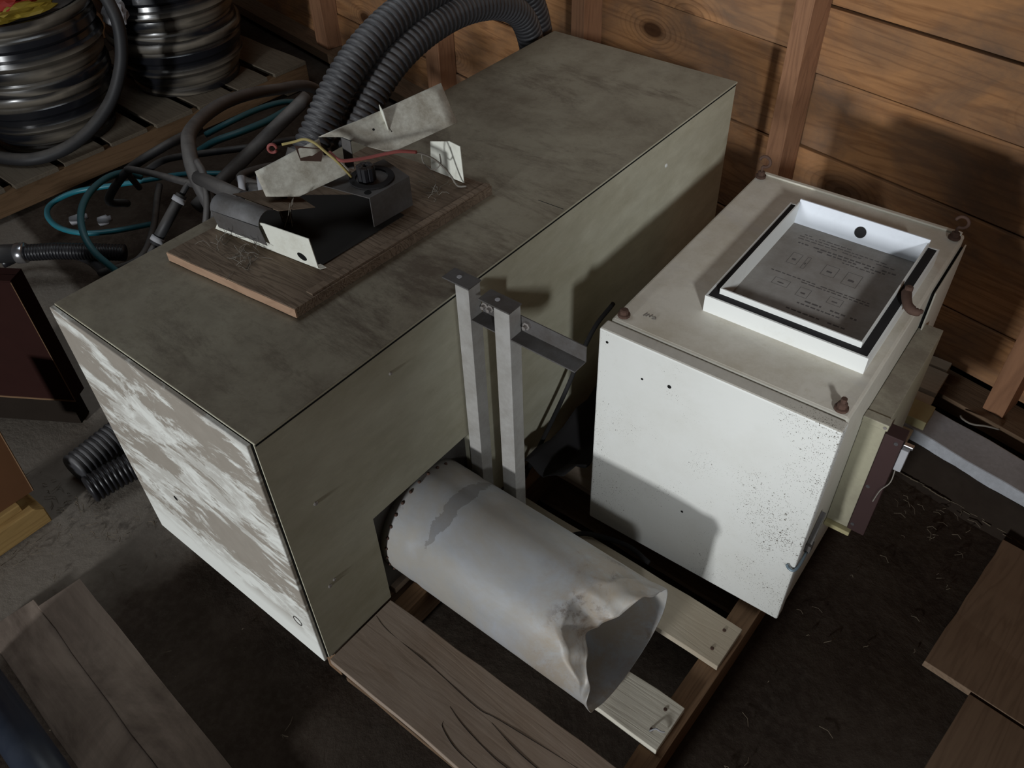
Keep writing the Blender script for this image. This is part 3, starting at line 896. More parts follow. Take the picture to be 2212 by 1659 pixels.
for (a0, b0, a1, b1, top) in ((iu0, iv0, iu1, iv0 + 0.003, zr), (iu0, iv0 + 0.003, iu0 + 0.003, iv1 - 0.003, zr), (iu1 - 0.003, iv0 + 0.003, iu1, iv1 - 0.003, zr)):
    tr.box(a0, b0, zo + 0.002, a1, b1, top)
tray = tr.build('tray_rim', 'white', collar, local=True)
bw = MB()
zf = H_ + 0.002
bw.prism([(iu0 + 0.0005, iv1 - 0.012, zf), (iu1 - 0.0005, iv1 - 0.012, zf), (iu1 - 0.0005, iv1 + 0.004, zr + 0.004), (iu0 + 0.0005, iv1 + 0.004, zr + 0.004)], (0, 0.003, 0))
bwo = bw.build('back_flap', 'white_cool', collar, local=True)
MB().lathe([(0.0125, 0), (0.0125, 0.0012)], ((iu0 + iu1) / 2 + 0.004, iv1 - 0.0052, zf + 0.024), (0, -1, 0.31), n=20).build('hole', 'gasket', collar, local=True)
MB().box(iu0 + 0.003, iv0 + 0.003, zo + 0.0005, iu1 - 0.003, iv1 - 0.010, zf - 0.0005).build('wiring_label', 'paper', collar, local=True)
# print on the label: rows of words too worn to read, and a wiring diagram
pr = MB()
rr = random.Random(3)
lx0, lx1 = iu0 + 0.03, iu1 - 0.02


def row(v, x0, x1, h, gap=0.003):
    x = x0
    while x < x1:
        w = rr.uniform(0.004, 0.014)
        if x + w > x1:
            break
        if rr.random() > 0.12:
            pr.box(x, v, zf - 0.0006, x + w, v + h, zf - 0.0003)
        x += w + gap


Lh = iv1 - iv0
for fr_, a, b_, h in ((0.885, 0.05, 0.55, 0.0028), (0.86, 0.02, 0.85, 0.0028), (0.835, 0.02, 0.95, 0.0028), (0.79, 0.05, 0.98, 0.0045), (0.765, 0.25, 0.92, 0.0045),
                   (0.74, 0.5, 0.8, 0.003), (0.47, 0.02, 0.95, 0.003), (0.45, 0.25, 0.95, 0.003), (0.30, 0.45, 0.95, 0.005), (0.27, 0.4, 0.8, 0.004),
                   (0.20, 0.35, 0.9, 0.004), (0.12, 0.4, 0.85, 0.004)):
    row(iv0 + fr_ * Lh, lx0 + a * (lx1 - lx0), lx0 + b_ * (lx1 - lx0), h)
for u, v_, w, h in ((0.08, 0.58, 0.09, 0.11), (0.22, 0.57, 0.03, 0.12), (0.40, 0.58, 0.12, 0.1), (0.60, 0.56, 0.13, 0.12), (0.10, 0.36, 0.14, 0.06), (0.34, 0.33, 0.1, 0.08), (0.6, 0.36, 0.12, 0.06)):
    x0, y0 = lx0 + u * (lx1 - lx0), iv0 + v_ * Lh
    w, h = w * (lx1 - lx0), h * Lh
    for q in ((x0, y0, x0 + w, y0 + 0.0008), (x0, y0 + h, x0 + w, y0 + h + 0.0008), (x0, y0, x0 + 0.0008, y0 + h), (x0 + w, y0, x0 + w + 0.0008, y0 + h)):
        pr.box(q[0], q[1], zf - 0.0006, q[2], q[3], zf - 0.0003)
    pr.box(x0 + w * 0.3, y0 + h * 0.35, zf - 0.0006, x0 + w * 0.7, y0 + h * 0.5, zf - 0.0003)
po = pr.build('printing', 'ink', collar, local=True)
po['kind'] = 'stuff'
# rusty lever at the right of the collar
lv = MB()
lv.tube(smooth_path([(0.462, 0.385, H_ + 0.047), (0.470, 0.362, H_ + 0.046), (0.480, 0.345, H_ + 0.044), (0.495, 0.338, H_ + 0.043), (0.507, 0.345, H_ + 0.046)], 5), [0.010] * 8 + [0.0095] * 6 + [0.008] * 4 + [0.005] * 2 + [0.002], 8)
lv.build('lever', 'rust', collar, local=True, smooth=True)
MB().lathe([(0.008, 0), (0.008, 0.008), (0.005, 0.010)], (0.464, 0.384, H_ + 0.052), n=10).build('lever_pivot', 'rust', collar, local=True)

# ================================================================== SWITCH BOX ON THE CABINET'S RIGHT SIDE
sw = thing('switch_box', 'ivory shallow switch box with maroon panel fixed on cabinet right side', 'switch box', (1.34, 1.0, 0.14))
a = 0.034
ca, sa = math.cos(a), math.sin(a)


def sl(u, v, z):          # u outwards from the cabinet side, v back along it
    return (1.3145 + u * ca - (v - 0.86) * sa * 0.95, v + u * sa, z)


def sbox(u0, v0, z0, u1, v1, z1, name, mat, parent, bevel=0.0015):
    return MB().hexa([sl(u0, v0, z0), sl(u1, v0, z0), sl(u1, v1, z0), sl(u0, v1, z0), sl(u0, v0, z1), sl(u1, v0, z1), sl(u1, v1, z1), sl(u0, v1, z1)]).build(name, mat, parent, bevel=bevel)


sbox(-0.0045, 0.870, 0.155, 0.042, 1.215, 0.480, 'case', 'ivory', sw)
sbox(-0.0045, 0.862, 0.470, 0.046, 0.885, 0.486, 'top_cap', 'ivory', sw)
sbox(-0.0045, 0.860, 0.140, 0.052, 0.885, 0.152, 'bottom_cap', 'yellow_block', sw)
sbox(0.0425, 0.872, 0.150, 0.079, 0.908, 0.455, 'side_panel', 'maroon', sw)
for u, z in ((0.04, 0.478),):
    MB().lathe([(0.0035, 0), (0.0035, 0.0015)], sl(u, 0.862, z), (0, -1, 0), n=10).build('screw', 'bolt', sw)
for u, z in ((0.068, 0.442), (0.05, 0.30), (0.05, 0.172)):
    MB().lathe([(0.0042, 0), (0.0042, 0.002)], sl(u, 0.872, z), (0, -1, 0), n=10).build('screw', 'chrome', sw)
sbox(0.0795, 0.880, 0.365, 0.094, 0.903, 0.425, 'catch', 'scrap', sw)
sbox(0.0795, 0.882, 0.430, 0.099, 0.893, 0.438, 'catch_pin', 'chrome', sw)
MB().tube(smooth_path([sl(0.083, 0.885, 0.375), sl(0.086, 0.87, 0.34), sl(0.075, 0.866, 0.31), sl(0.07, 0.866, 0.27)], 5), 0.0012, 6).build('lead_wire', 'wire_grey', sw)

# ================================================================== BOARD AND LAMP GEAR ON TOP OF THE CASING
bd = thing('rough_board', 'rough brown board lying across the top of the big casing', 'board', (0.25, 0.5, BH))
p0, p1, p2 = Vector((0.062, 0.219, 0)), Vector((0.416, 0.253, 0)), Vector((0.434, 0.803, 0))
p3 = p0 + (p2 - p1)
zb0, zb1 = BH + 0.0005, BH + 0.0225
mb = MB()
n_ = 16
vs, fs = [], []
for i in range(n_ + 1):
    tt = i / n_
    a_, c_ = p0.lerp(p1, tt), p3.lerp(p2, tt)
    j = 0.001 * mnoise.noise(Vector((tt * 7, 0, 0)))
    for q, zz in ((a_ + Vector((0, j + 0.002, 0)), zb0), (c_, zb0), (c_, zb1), (a_ + Vector((0, j, 0)), zb1 + j * 0.3)):
        vs.append((q.x, q.y, zz))
for i in range(n_):
    for k in range(4):
        fs.append((i * 4 + k, i * 4 + (k + 1) % 4, (i + 1) * 4 + (k + 1) % 4, (i + 1) * 4 + k))
fs += [(3, 2, 1, 0), tuple(n_ * 4 + k for k in range(4))]
mb.add(vs, fs).build('plank', 'plyboard', bd, bevel=0.001)
# its fresh sawn front edge
mb = MB()
vs, fs = [], []
for i in range(n_ + 1):
    tt = i / n_
    q = p0.lerp(p1, tt) + Vector((0, -0.0012 + 0.001 * mnoise.noise(Vector((tt * 7, 0, 0))), 0))
    h = 0.002 + 0.004 * (mnoise.noise(Vector((tt * 14, 3, 0))) > 0.15)
    for dy, zz in ((0.0, zb0 + 0.001), (0.003, zb0 + 0.001), (0.003, zb1 - 0.001), (0.0, zb1 - 0.001)):
        vs.append((q.x, q.y + dy, zz))
for i in range(n_):
    for k in range(4):
        fs.append((i * 4 + k, i * 4 + (k + 1) % 4, (i + 1) * 4 + (k + 1) % 4, (i + 1) * 4 + k))
fs += [(3, 2, 1, 0), tuple(n_ * 4 + k for k in range(4))]
mb.add(vs, fs).build('sawn_edge', 'ply_edge', bd, label='pinkish freshly sawn front edge')
# raised strip along the right of the board
MB().hexa([(0.395, 0.30, zb1), (0.412, 0.30, zb1), (0.432, 0.80, zb1), (0.418, 0.80, zb1), (0.395, 0.30, zb1 + 0.004), (0.412, 0.30, zb1 + 0.004), (0.432, 0.80, zb1 + 0.004), (0.418, 0.80, zb1 + 0.004)]).build('edge_strip', 'plyboard', bd)

gear = thing('broken_fixture', 'broken sheet metal lamp fixture with wires lying on the rough board', 'fixture', (0.25, 0.5, zb1))
# front upright plate
th = Vector((0.0, 0.0016, 0))
MB().prism([(0.0752, 0.3305, 0.7155), (0.3578, 0.3637, 0.7155), (0.3487, 0.3627, 0.782), (0.2328, 0.3491, 0.7786), (0.1428, 0.3385, 0.768), (0.0892, 0.3325, 0.735)], th).build('front_plate', 'tin_clean', gear)
MB().prism([(0.3197 + 0.011 * math.cos(q) - 0.004 * math.sin(q), 0.3588 + 0.0012 * math.cos(q), 0.7315 + 0.0075 * math.sin(q)) for q in [math.pi * k / 8 for k in range(16)]], (0, -0.0006, 0)).build('slot', 'dark', gear)
MB().prism([(0.345, 0.362, 0.7155), (0.362, 0.3645, 0.7155), (0.368, 0.375, 0.7155), (0.35, 0.376, 0.7155)], (0, 0, 0.002)).build('foot', 'tin', gear)
# bottom tray joining the plates
MB().prism([(0.085, 0.336, 0.7158), (0.355, 0.366, 0.7158), (0.362, 0.60, 0.7158), (0.25, 0.62, 0.7158), (0.09, 0.50, 0.7158)], (0, 0, 0.0014)).build('base_tray', 'tray_shade', gear)
# grey rolled cover over the plate's left part
cov = MB()
axis0, axis1 = Vector((0.088, 0.352, 0.766)), Vector((0.222, 0.368, 0.768))
ring = []
for k in range(15):
    aa = math.radians(-100 - k * 17 + 60)
    ring.append(Vector((0, math.cos(aa) * 0.026, -math.sin(aa) * 0.026)))
vs = [axis0 + r_ for r_ in ring] + [axis1 + r_ for r_ in ring]
m_ = len(ring)
fs = [(i, i + 1, m_ + i + 1, m_ + i) for i in range(m_ - 1)]
cov.add(vs, fs)
rc = cov.build('rolled_cover', 'mid_steel', gear, smooth=True, solid=0.0015)
MB().prism([(0.100, 0.3265, 0.731), (0.2361, 0.3420, 0.733), (0.226, 0.3405, 0.772), (0.092, 0.3255, 0.768)], (0, -0.0012, 0)).build('cover_skirt', 'dark_steel', gear)
MB().lathe([(0.024, 0), (0.024, 0.002)], axis0 + Vector((-0.002, 0, 0)), (-1, -0.12, 0), n=20).build('cover_end', 'dark_steel', gear)
MB().prism([(0.110, 0.372, 0.789), (0.235, 0.386, 0.789), (0.262, 0.455, 0.772), (0.15, 0.47, 0.772)], (0, 0, 0.0015)).build('cover_flap', 'plyboard', gear)
# inner bracket
bk = MB()
bk.prism([(0.228, 0.508, 0.784), (0.344, 0.531, 0.784), (0.350, 0.640, 0.784), (0.255, 0.66, 0.784)], (0, 0, 0.002))
bk.prism([(0.344, 0.531, 0.717), (0.350, 0.640, 0.717), (0.350, 0.640, 0.784), (0.344, 0.531, 0.784)], (-0.002, 0, 0))
brk = bk.build('bracket', 'dark_steel', gear)
MB().lathe([(0.0075, 0), (0.0075, 0.0006)], (0.326, 0.543, 0.7862), n=14).build('bolt_hole', 'dark', brk)
MB().lathe([(0.047, 0), (0.047, 0.003), (0.034, 0.004), (0.034, 0.0005)], (0.292, 0.588, 0.7865), n=28, close=True).build('ring_gasket', 'gasket', brk)
sp = MB()
for k in range(7):
    aa = k * 2 * math.pi / 7
    sp.lathe([(0.0085, 0), (0.0085, 0.03), (0.006, 0.032)], (0.288 + 0.0115 * math.cos(aa), 0.578 + 0.0115 * math.sin(aa), 0.787), n=8)
sp.build('lampholder', 'hose_clean', gear, smooth=False)
# long tilted strip, torn and folded in the middle
nrm = Vector((0.588, -0.267, 0.7636))


def sheet(pts, name, mat, parent=gear, thick=0.0016):
    return MB().prism(pts, nrm * -thick).build(name, mat, parent)


def bent(pts, name, bend):
    """sheet polygon as a fine fan so that its lower edge can curl"""
    bm = bmesh.new()
    vv = [bm.verts.new(p) for p in pts]
    bm.faces.new(vv)
    bmesh.ops.triangulate(bm, faces=bm.faces)
    bmesh.ops.subdivide_edges(bm, edges=bm.edges, cuts=5, use_grid_fill=True)
    for v_ in bm.verts:
        v_.co = v_.co + nrm * bend(v_.co)
    mb_ = MB()
    mb_.add([v_.co.copy() for v_ in bm.verts], [])
    bm.verts.index_update()
    mb_.f = [tuple(v_.index for v_ in f_.verts) for f_ in bm.faces]
    bm.free()
    return mb_.build(name, 'tin', gear, smooth=True, solid=0.0016)


rp = [(0.1841, 0.5539, 0.8563), (0.2691, 0.8409, 0.8911), (0.3354, 0.812, 0.83), (0.289, 0.6636, 0.8138), (0.2764, 0.645, 0.817), (0.2493, 0.6199, 0.8291), (0.2124, 0.593, 0.8481)]
lp = [(0.1467, 0.413, 0.8358), (0.1846, 0.556, 0.8566), (0.2086, 0.5413, 0.833), (0.2328, 0.5613, 0.8213), (0.2604, 0.5633, 0.8008), (0.2247, 0.4493, 0.7884), (0.1864, 0.3982, 0.8)]
bent(rp, 'long_strip', lambda c: 0.010 * math.sin(max(0, (0.66 - c.y)) * 18))
bent(lp, 'short_strip', lambda c: -0.004 * math.sin(max(0, (0.5 - c.y)) * 22))
sheet([(0.1645, 0.507, 0.856), (0.2019, 0.5493, 0.842), (0.2135, 0.5284, 0.826), (0.1883, 0.4966, 0.834)], 'fold_tab', 'rust')
MB().prism([(0.2266, 0.6945, 0.8727), (0.2300, 0.690, 0.890), (0.2440, 0.686, 0.880), (0.2600, 0.680, 0.8438)], nrm.cross(Vector((0.34, 0.94, 0.07))).normalized() * 0.0002 + Vector((0.0006, 0.0014, 0))).build('fin', 'tin_clean', gear)
MB().prism([(0.2250, 0.695, 0.8735), (0.2310, 0.722, 0.876), (0.2700, 0.712, 0.842), (0.2640, 0.684, 0.8405)], nrm * 0.0008).build('torn_window', 'dark_steel', gear)
MB().lathe([(0.0028, 0), (0.0028, 0.0005)], Vector((0.2430, 0.652, 0.8485)) + nrm * 0.011, tuple(nrm), n=10).build('small_hole', 'dark', gear)
# rear upright plate
MB().prism([(0.379, 0.773, 0.7165), (0.375, 0.773, 0.803), (0.345, 0.773, 0.806), (0.287, 0.773, 0.788), (0.28, 0.773, 0.7165)], (0, 0.0016, 0)).build('rear_plate', 'tin_clean', gear)
# strip support: a bent leg under the strip
MB().prism([(0.215, 0.585, 0.787), (0.235, 0.592, 0.787), (0.228, 0.60, 0.845), (0.208, 0.594, 0.850)], (0, 0.0015, 0)).build('strut', 'dark_steel', gear)
MB().prism([(0.170, 0.43, 0.717), (0.195, 0.44, 0.717), (0.195, 0.44, 0.800), (0.170, 0.43, 0.812)], (0, 0.0015, 0)).build('strut', 'dark_steel', gear)
# wires
MB().tube(smooth_path([(0.150, 0.488, 0.862), (0.168, 0.505, 0.866), (0.190, 0.516, 0.874), (0.214, 0.522, 0.870), (0.238, 0.526, 0.856), (0.262, 0.533, 0.838), (0.272, 0.552, 0.80)], 6), 0.0028, 8).build('yellow_wire', 'wire_yellow', gear, smooth=True)
MB().tube(smooth_path([(0.237, 0.535, 0.852), (0.262, 0.536, 0.842), (0.276, 0.553, 0.838), (0.295, 0.585, 0.836), (0.312, 0.615, 0.836), (0.328, 0.645, 0.834), (0.341, 0.677, 0.822)], 6), 0.0036, 8).build('red_wire', 'wire_red', gear, smooth=True)
MB().tube(smooth_path([(0.334, 0.668, 0.826), (0.346, 0.70, 0.806), (0.355, 0.725, 0.78), (0.366, 0.745, 0.745), (0.379, 0.752, 0.72), (0.394, 0.764, 0.718)], 6), 0.0022, 6).build('grey_wire', 'wire_grey', gear, smooth=True)
MB().tube(smooth_path([(0.342, 0.69, 0.815), (0.335, 0.70, 0.785), (0.345, 0.715, 0.765), (0.355, 0.73, 0.775), (0.350, 0.735, 0.795)], 6), 0.0016, 6).build('grey_wire', 'wire_grey', gear, smooth=True)
lo = []
for k in range(13):
    aa = math.radians(k * 27)
    lo.append((0.140 + 0.006 * math.cos(aa), 0.470 + 0.006 * math.cos(aa), 0.858 + 0.009 * math.sin(aa)))
MB().tube(lo, 0.0032, 8).build('wire_end', 'wire_red', gear, smooth=True)
# strands of straw and cobweb caught on the fixture and the board
fz = MB()
rr = random.Random(12)
for k in range(46):
    bx, by = rr.choice([(0.20, 0.318), (0.215, 0.30), (0.225, 0.285), (0.20, 0.325), (0.36, 0.72), (0.365, 0.705), (0.13, 0.30)])
    bx += rr.gauss(0, 0.012); by += rr.gauss(0, 0.012)
    q = [Vector((bx, by, zb1 + 0.001))]
    d_ = Vector((rr.uniform(-1, 1), rr.uniform(-1, 1), rr.uniform(0.1, 1.3))).normalized()
    for s_ in range(4):
        d_ = (d_ + Vector((rr.uniform(-.7, .7), rr.uniform(-.7, .7), rr.uniform(-.8, .3)))).normalized()
        nq = q[-1] + d_ * rr.uniform(0.006, 0.014)
        nq.z = max(nq.z, zb1 + 0.001)
        q.append(nq)
    fz.tube(q, 0.0005, 4)
for k in range(6):
    x_ = 0.225 + rr.uniform(-0.05, 0.05)
    y_ = 0.41 + rr.uniform(-0.02, 0.05)
    fz.tube([(x_, y_, 0.80), (x_ + rr.uniform(-.01, .01), y_ - 0.01, 0.775), (x_ + rr.uniform(-.02, .02), y_ - 0.015, 0.745)], 0.0007, 4)
fo = fz.build('straw_strands', 'fluff', gear)
fo['kind'] = 'stuff'

# ================================================================== HOSES BEHIND THE CASING
h1 = MB().corrugated(smooth_path([(-0.085, 0.70, 0.655), (-0.086, 0.757, 0.706), (-0.088, 0.85, 0.788), (-0.09, 0.95, 0.846), (-0.092, 1.07, 0.885), (-0.095, 1.22, 0.905), (-0.10, 1.40, 0.90), (-0.105, 1.56, 0.84), (-0.11, 1.66, 0.72), (-0.11, 1.70, 0.55), (-0.11, 1.70, 0.3), (-0.11, 1.68, 0.02)], 14), 0.0425, 0.0172, 0.0055).build('corrugated_hose', 'hose', smooth=True)
tag(h1, 'outer black corrugated hose arching behind the big casing, left of the pair', 'hose', 'corrugated hoses')
h2 = MB().corrugated(smooth_path([(-0.055, 0.79, 0.615), (-0.058, 0.863, 0.691), (-0.062, 0.945, 0.752), (-0.066, 1.035, 0.799), (-0.07, 1.16, 0.829), (-0.075, 1.31, 0.832), (-0.08, 1.455, 0.80), (-0.085, 1.565, 0.735), (-0.088, 1.62, 0.63), (-0.088, 1.63, 0.5), (-0.086, 1.60, 0.3), (-0.085, 1.58, 0.02)], 14), 0.0405, 0.0172, 0.0055).build('corrugated_hose', 'hose', smooth=True)
tag(h2, 'inner black corrugated hose arching low over the casing edge, right of the pair', 'hose', 'corrugated hoses')
# torn tape cuff at the foot of the hoses
cf = MB()
cf.tube(smooth_path([(-0.082, 0.655, 0.60), (-0.084, 0.685, 0.635), (-0.085, 0.712, 0.664)], 4), [0.046, 0.047, 0.048, 0.046, 0.045, 0.046, 0.047, 0.048, 0.049], 16)
cfo = cf.build('tape_cuff', 'tube_grey', smooth=True, jitter=0.006)
tag(cfo, 'crumpled grey tape cuff round the foot of the outer corrugated hose', 'tape')

# ================================================================== LEFT BACKGROUND
lp_ = thing('old_pallet', 'dusty old pallet carrying the stacks of wheel rims', 'pallet', (-2.3, 1.15, FL), math.radians(-2.6))


def lpl(x, y, z):
    return (x, y, z)


for k in range(9):
    y0 = -0.95 + k * 0.213
    rw = random.Random(k)
    plank('deck_board', 'old_pallet', lp_, -0.46, y0, 0.112, 0.435 + rw.uniform(-0.006, 0.008), y0 + 0.178 + rw.uniform(-0.012, 0.004), 0.13, 'x', 0.003, local=True)
for x0 in (-0.45, -0.03, 0.385):
    plank('stringer', 'old_stringer', lp_, x0, -0.95, 0.02, x0 + 0.045, 0.94, 0.1115, 'y', 0.002, local=True)
for y0 in (-0.92, 0.0, 0.80):
    plank('bottom_board', 'old_pallet', lp_, -0.455, y0, 0.001, 0.43, y0 + 0.12, 0.0195, 'x', 0.003, local=True)


def rim(cx, cy, z0, h, r, label, low=0.0):
    q = [(.72, 0), (.80, 0), (.81, .02), (.81, .10), (.785, .125), (.785, .16), (.83, .20), (.86, .28), (.86, .35), (.895, .39), (.935, .43), (.935, .50), (.90, .53),
         (.90, .60), (.955, .66), (.965, .77), (.94, .80), (.94, .83), (.99, .87), (1, .89), (1, .96), (.985, 1), (.93, 1), (.90, .93), (.82, .6), (.72, .3)]
    p = [(r * (a_ + (low * (1 - b_ / 0.85) * 0.2 if b_ < 0.85 else 0)), h * b_) for a_, b_ in q]
    o = MB().lathe(p, (cx, cy, z0), n=64, close=True).build('wheel_rim', 'rim', smooth=False)
    for f_ in o.data.polygons:
        f_.use_smooth = True
    md = o.modifiers.new('edge', 'EDGE_SPLIT'); md.split_angle = math.radians(38)
    tag(o, label, 'wheel rim', 'stacked wheel rims')
    return o


rim(-2.190, 0.975, 0.003, 0.262, 0.300, 'bottom wheel rim of the left stack, encircled by a black hose')
rim(-2.175, 0.985, 0.2655, 0.270, 0.300, 'upper wheel rim of the left stack, under the red wrapper', 0.75)
rim(-2.165, 1.635, 0.003, 0.255, 0.298, 'bottom wheel rim of the rear stack, standing on the pallet')
rim(-2.170, 1.635, 0.2585, 0.255, 0.298, 'middle wheel rim of the rear stack', 0.75)
rim(-2.165, 1.640, 0.514, 0.255, 0.298, 'top wheel rim of the rear stack, cut by the picture edge', 0.75)


def crumple(c, rad, name, mat, seed, flat=(1, 1, 0.6)):
    bm = bmesh.new()
    bmesh.ops.create_icosphere(bm, subdivisions=3, radius=1)
    for v_ in bm.verts:
        nn = mnoise.noise(v_.co * 2.2 + Vector((seed, 0, 0))) * 0.5 + mnoise.noise(v_.co * 5 + Vector((0, seed, 0))) * 0.25
        v_.co = v_.co * (1 + nn)
        v_.co = Vector((v_.co.x * rad * flat[0], v_.co.y * rad * flat[1], v_.co.z * rad * flat[2])) + Vector(c)
    mb_ = MB()
    bm.verts.index_update()
    mb_.v = [v_.co.copy() for v_ in bm.verts]
    mb_.f = [tuple(v_.index for v_ in f_.verts) for f_ in bm.faces]
    bm.free()
    return mb_


wrp = thing('plastic_wrapper', 'crumpled red and yellow plastic wrapper on top of the left rim stack', 'wrapper', (-2.17, 0.98, 0.545))
crumple((-1.985, 0.925, 0.590), 0.060, 'sheet', 'red', 2.0, (0.9, 1.5, 0.55)).build('red_sheet', 'red', wrp)
crumple((-1.945, 0.935, 0.563), 0.075, 'sheet', 'yellow', 5.0, (0.8, 1.6, 0.32)).build('yellow_sheet', 'yellow', wrp)
bg_ = MB().lathe([(0.262, 0), (0.262, 0.012)], (-2.175, 0.985, 0.521), n=40).build('rim_cover', 'tube')
tag(bg_, 'round dark disc closing the top of the left rim stack', 'cover')
sc_ = crumple((-2.00, 1.30, 0.42), 0.050, 'x', 'scrap', 9.0, (0.6, 1.0, 1.2)).build('plastic_scrap', 'scrap')
tag(sc_, 'small white plastic scrap caught between the two rim stacks', 'scrap')

tb = MB().tube(smooth_path([(-2.30, 0.640, 0.027), (-2.148, 0.650, 0.028), (-1.975, 0.725, 0.030), (-1.895, 0.83, 0.045), (-1.855, 0.95, 0.09), (-1.825, 1.07, 0.18), (-1.81, 1.15, 0.29), (-1.805, 1.19, 0.39), (-1.82, 1.21, 0.48), (-1.87, 1.21, 0.57), (-1.97, 1.20, 0.63), (-2.08, 1.18, 0.60)], 8), 0.025, 12).build('rubber_hose', 'tube', smooth=True)
tag(tb, 'thick smooth black hose looped round the front of the left rim stack', 'hose')

tangle = [
    ('rubber_hose', 'tube_grey', 0.021, [(-0.40, 0.60, 0.42), (-0.465, 0.611, 0.52), (-0.566, 0.669, 0.545), (-0.694, 0.756, 0.52), (-0.842, 0.897, 0.47), (-0.945, 1.045, 0.43), (-1.024, 1.2, 0.38), (-1.085, 1.361, 0.32), (-1.132, 1.543, 0.25), (-1.2, 1.7, 0.08), (-1.25, 1.75, -0.10)], 'black rubber hose arching upright left of the white fixture', 'hose'),
    ('plastic_pipe', 'tube_grey', 0.024, [(-0.893, 1.345, 0.35), (-0.895, 1.041, 0.25), (-0.89, 0.80, 0.17)], 'straight grey pipe lying at a slant behind the arching hose', 'pipe'),
    ('rubber_hose', 'tube', 0.015, [(-1.113, 1.025, 0.30), (-1.079, 0.85, 0.31), (-1.148, 0.735, 0.25), (-1.30, 0.70, 0.10), (-1.4, 0.8, 0.0)], 'thin black hose bent over left of the grey cable', 'hose'),
    ('grey_cable', 'tube_grey', 0.0115, [(-1.25, 0.80, 0.12), (-1.157, 0.738, 0.25), (-1.02, 0.735, 0.29), (-0.9, 0.728, 0.32), (-0.72, 0.70, 0.375), (-0.584, 0.673, 0.42), (-0.44, 0.62, 0.46), (-0.33, 0.585, 0.45)], 'dusty grey cable running right towards the casing corner', 'cable'),
    ('teal_cable', 'teal', 0.010, [(-1.15, 1.10, 0.07), (-1.222, 1.026, 0.08), (-1.32, 0.985, 0.06), (-1.413, 0.88, 0.05), (-1.485, 0.786, 0.05), (-1.566, 0.695, 0.04), (-1.578, 0.606, 0.03), (-1.516, 0.554, 0.03), (-1.413, 0.536, 0.03), (-1.309, 0.565, 0.03), (-1.245, 0.641, 0.02), (-1.20, 0.771, 0.0)], 'teal cable lying in a wide loop beside the old pallet', 'cable'),
    ('teal_cable', 'teal_dark', 0.011, [(-1.202, 0.80, 0.18), (-1.202, 0.752, 0.22), (-1.147, 0.658, 0.26), (-1.075, 0.562, 0.28), (-0.997, 0.484, 0.28), (-0.919, 0.434, 0.26), (-0.853, 0.417, 0.22), (-0.804, 0.439, 0.15), (-0.75, 0.47, 0.02)], 'dull teal cable curving down in front of the bright teal loop', 'cable'),
    ('teal_cable', 'teal_dark', 0.014, [(-1.27, 1.66, 0.10), (-1.282, 1.568, 0.12), (-1.274, 1.414, 0.12), (-1.287, 1.286, 0.12), (-1.344, 1.199, 0.1), (-1.42, 1.15, 0.05)], 'teal hose passing under the arching black hose, nearer of two', 'hose'),
    ('teal_cable', 'teal_dark', 0.012, [(-1.33, 1.66, 0.08), (-1.348, 1.562, 0.12), (-1.367, 1.447, 0.13), (-1.354, 1.299, 0.14), (-1.42, 1.21, 0.10)], 'teal hose passing under the arching black hose, farther of two', 'hose'),
    ('black_cable', 'tube', 0.012, [(-1.082, 0.486, 0.0), (-0.968, 0.583, 0.05), (-1.074, 0.71, 0.05), (-1.246, 0.847, 0.05), (-1.324, 0.911, 0.05)], 'black cable kinked among the teal loops', 'cable'),
    ('black_cable', 'hose_clean', 0.017, [(-1.531, 0.342, -0.07), (-1.489, 0.444, -0.06), (-1.269, 0.535, -0.05), (-0.981, 0.482, -0.06), (-0.8, 0.40, -0.09)], 'glossy black cable on the floor below the teal loops', 'cable'),
    ('grey_cable', 'tube_grey', 0.009, [(-0.36, 0.57, 0.62), (-0.30, 0.545, 0.61), (-0.245, 0.50, 0.57), (-0.24, 0.465, 0.50), (-0.27, 0.46, 0.42), (-0.32, 0.50, 0.35)], 'small pinkish grey cable loop at the casing edge', 'cable'),
    ('black_cable', 'tube', 0.016, [(-0.70, 1.25, 0.20), (-0.74, 1.05, 0.26), (-0.72, 0.90, 0.30), (-0.60, 0.86, 0.33), (-0.45, 0.90, 0.33)], 'dusty black cable bundle behind the upright hose', 'cable'),
    ('black_cable', 'tube', 0.013, [(-0.95, 1.6, 0.05), (-1.0, 1.35, 0.15), (-1.08, 1.2, 0.16), (-1.2, 1.08, 0.15), (-1.38, 1.0, 0.10), (-1.55, 0.98, 0.0)], 'long black cable crossing the floor towards the old pallet', 'cable'),
]
for nm, mt, r, pts, lab, cat in tangle:
    o = MB().tube(smooth_path(pts, 8), r, 10).build(nm, mt, smooth=True)
    tag(o, lab, cat, 'tangled hoses and cables')

# thick grey rod resting against the casing top edge
rod = thing('grey_rod', 'dusty grey tube end resting at the far left edge of the casing', 'rod', (-0.2, 0.52, 0.5))
MB().tube([(-0.335, 0.548, 0.592), (-0.048, 0.489, 0.662)], 0.0185, 14).build('tube', 'tube_grey', rod, smooth=True)
MB().tube([(-0.050, 0.4895, 0.6615), (-0.030, 0.4855, 0.6665)], 0.0205, 14).build('end_ring', 'tube', rod, smooth=True)
MB().tube([(-0.10, 0.50, 0.65), (-0.09, 0.50, 0.50), (-0.09, 0.50, FL + 0.001)], 0.008, 8).build('support_leg', 'tube', rod, smooth=True)
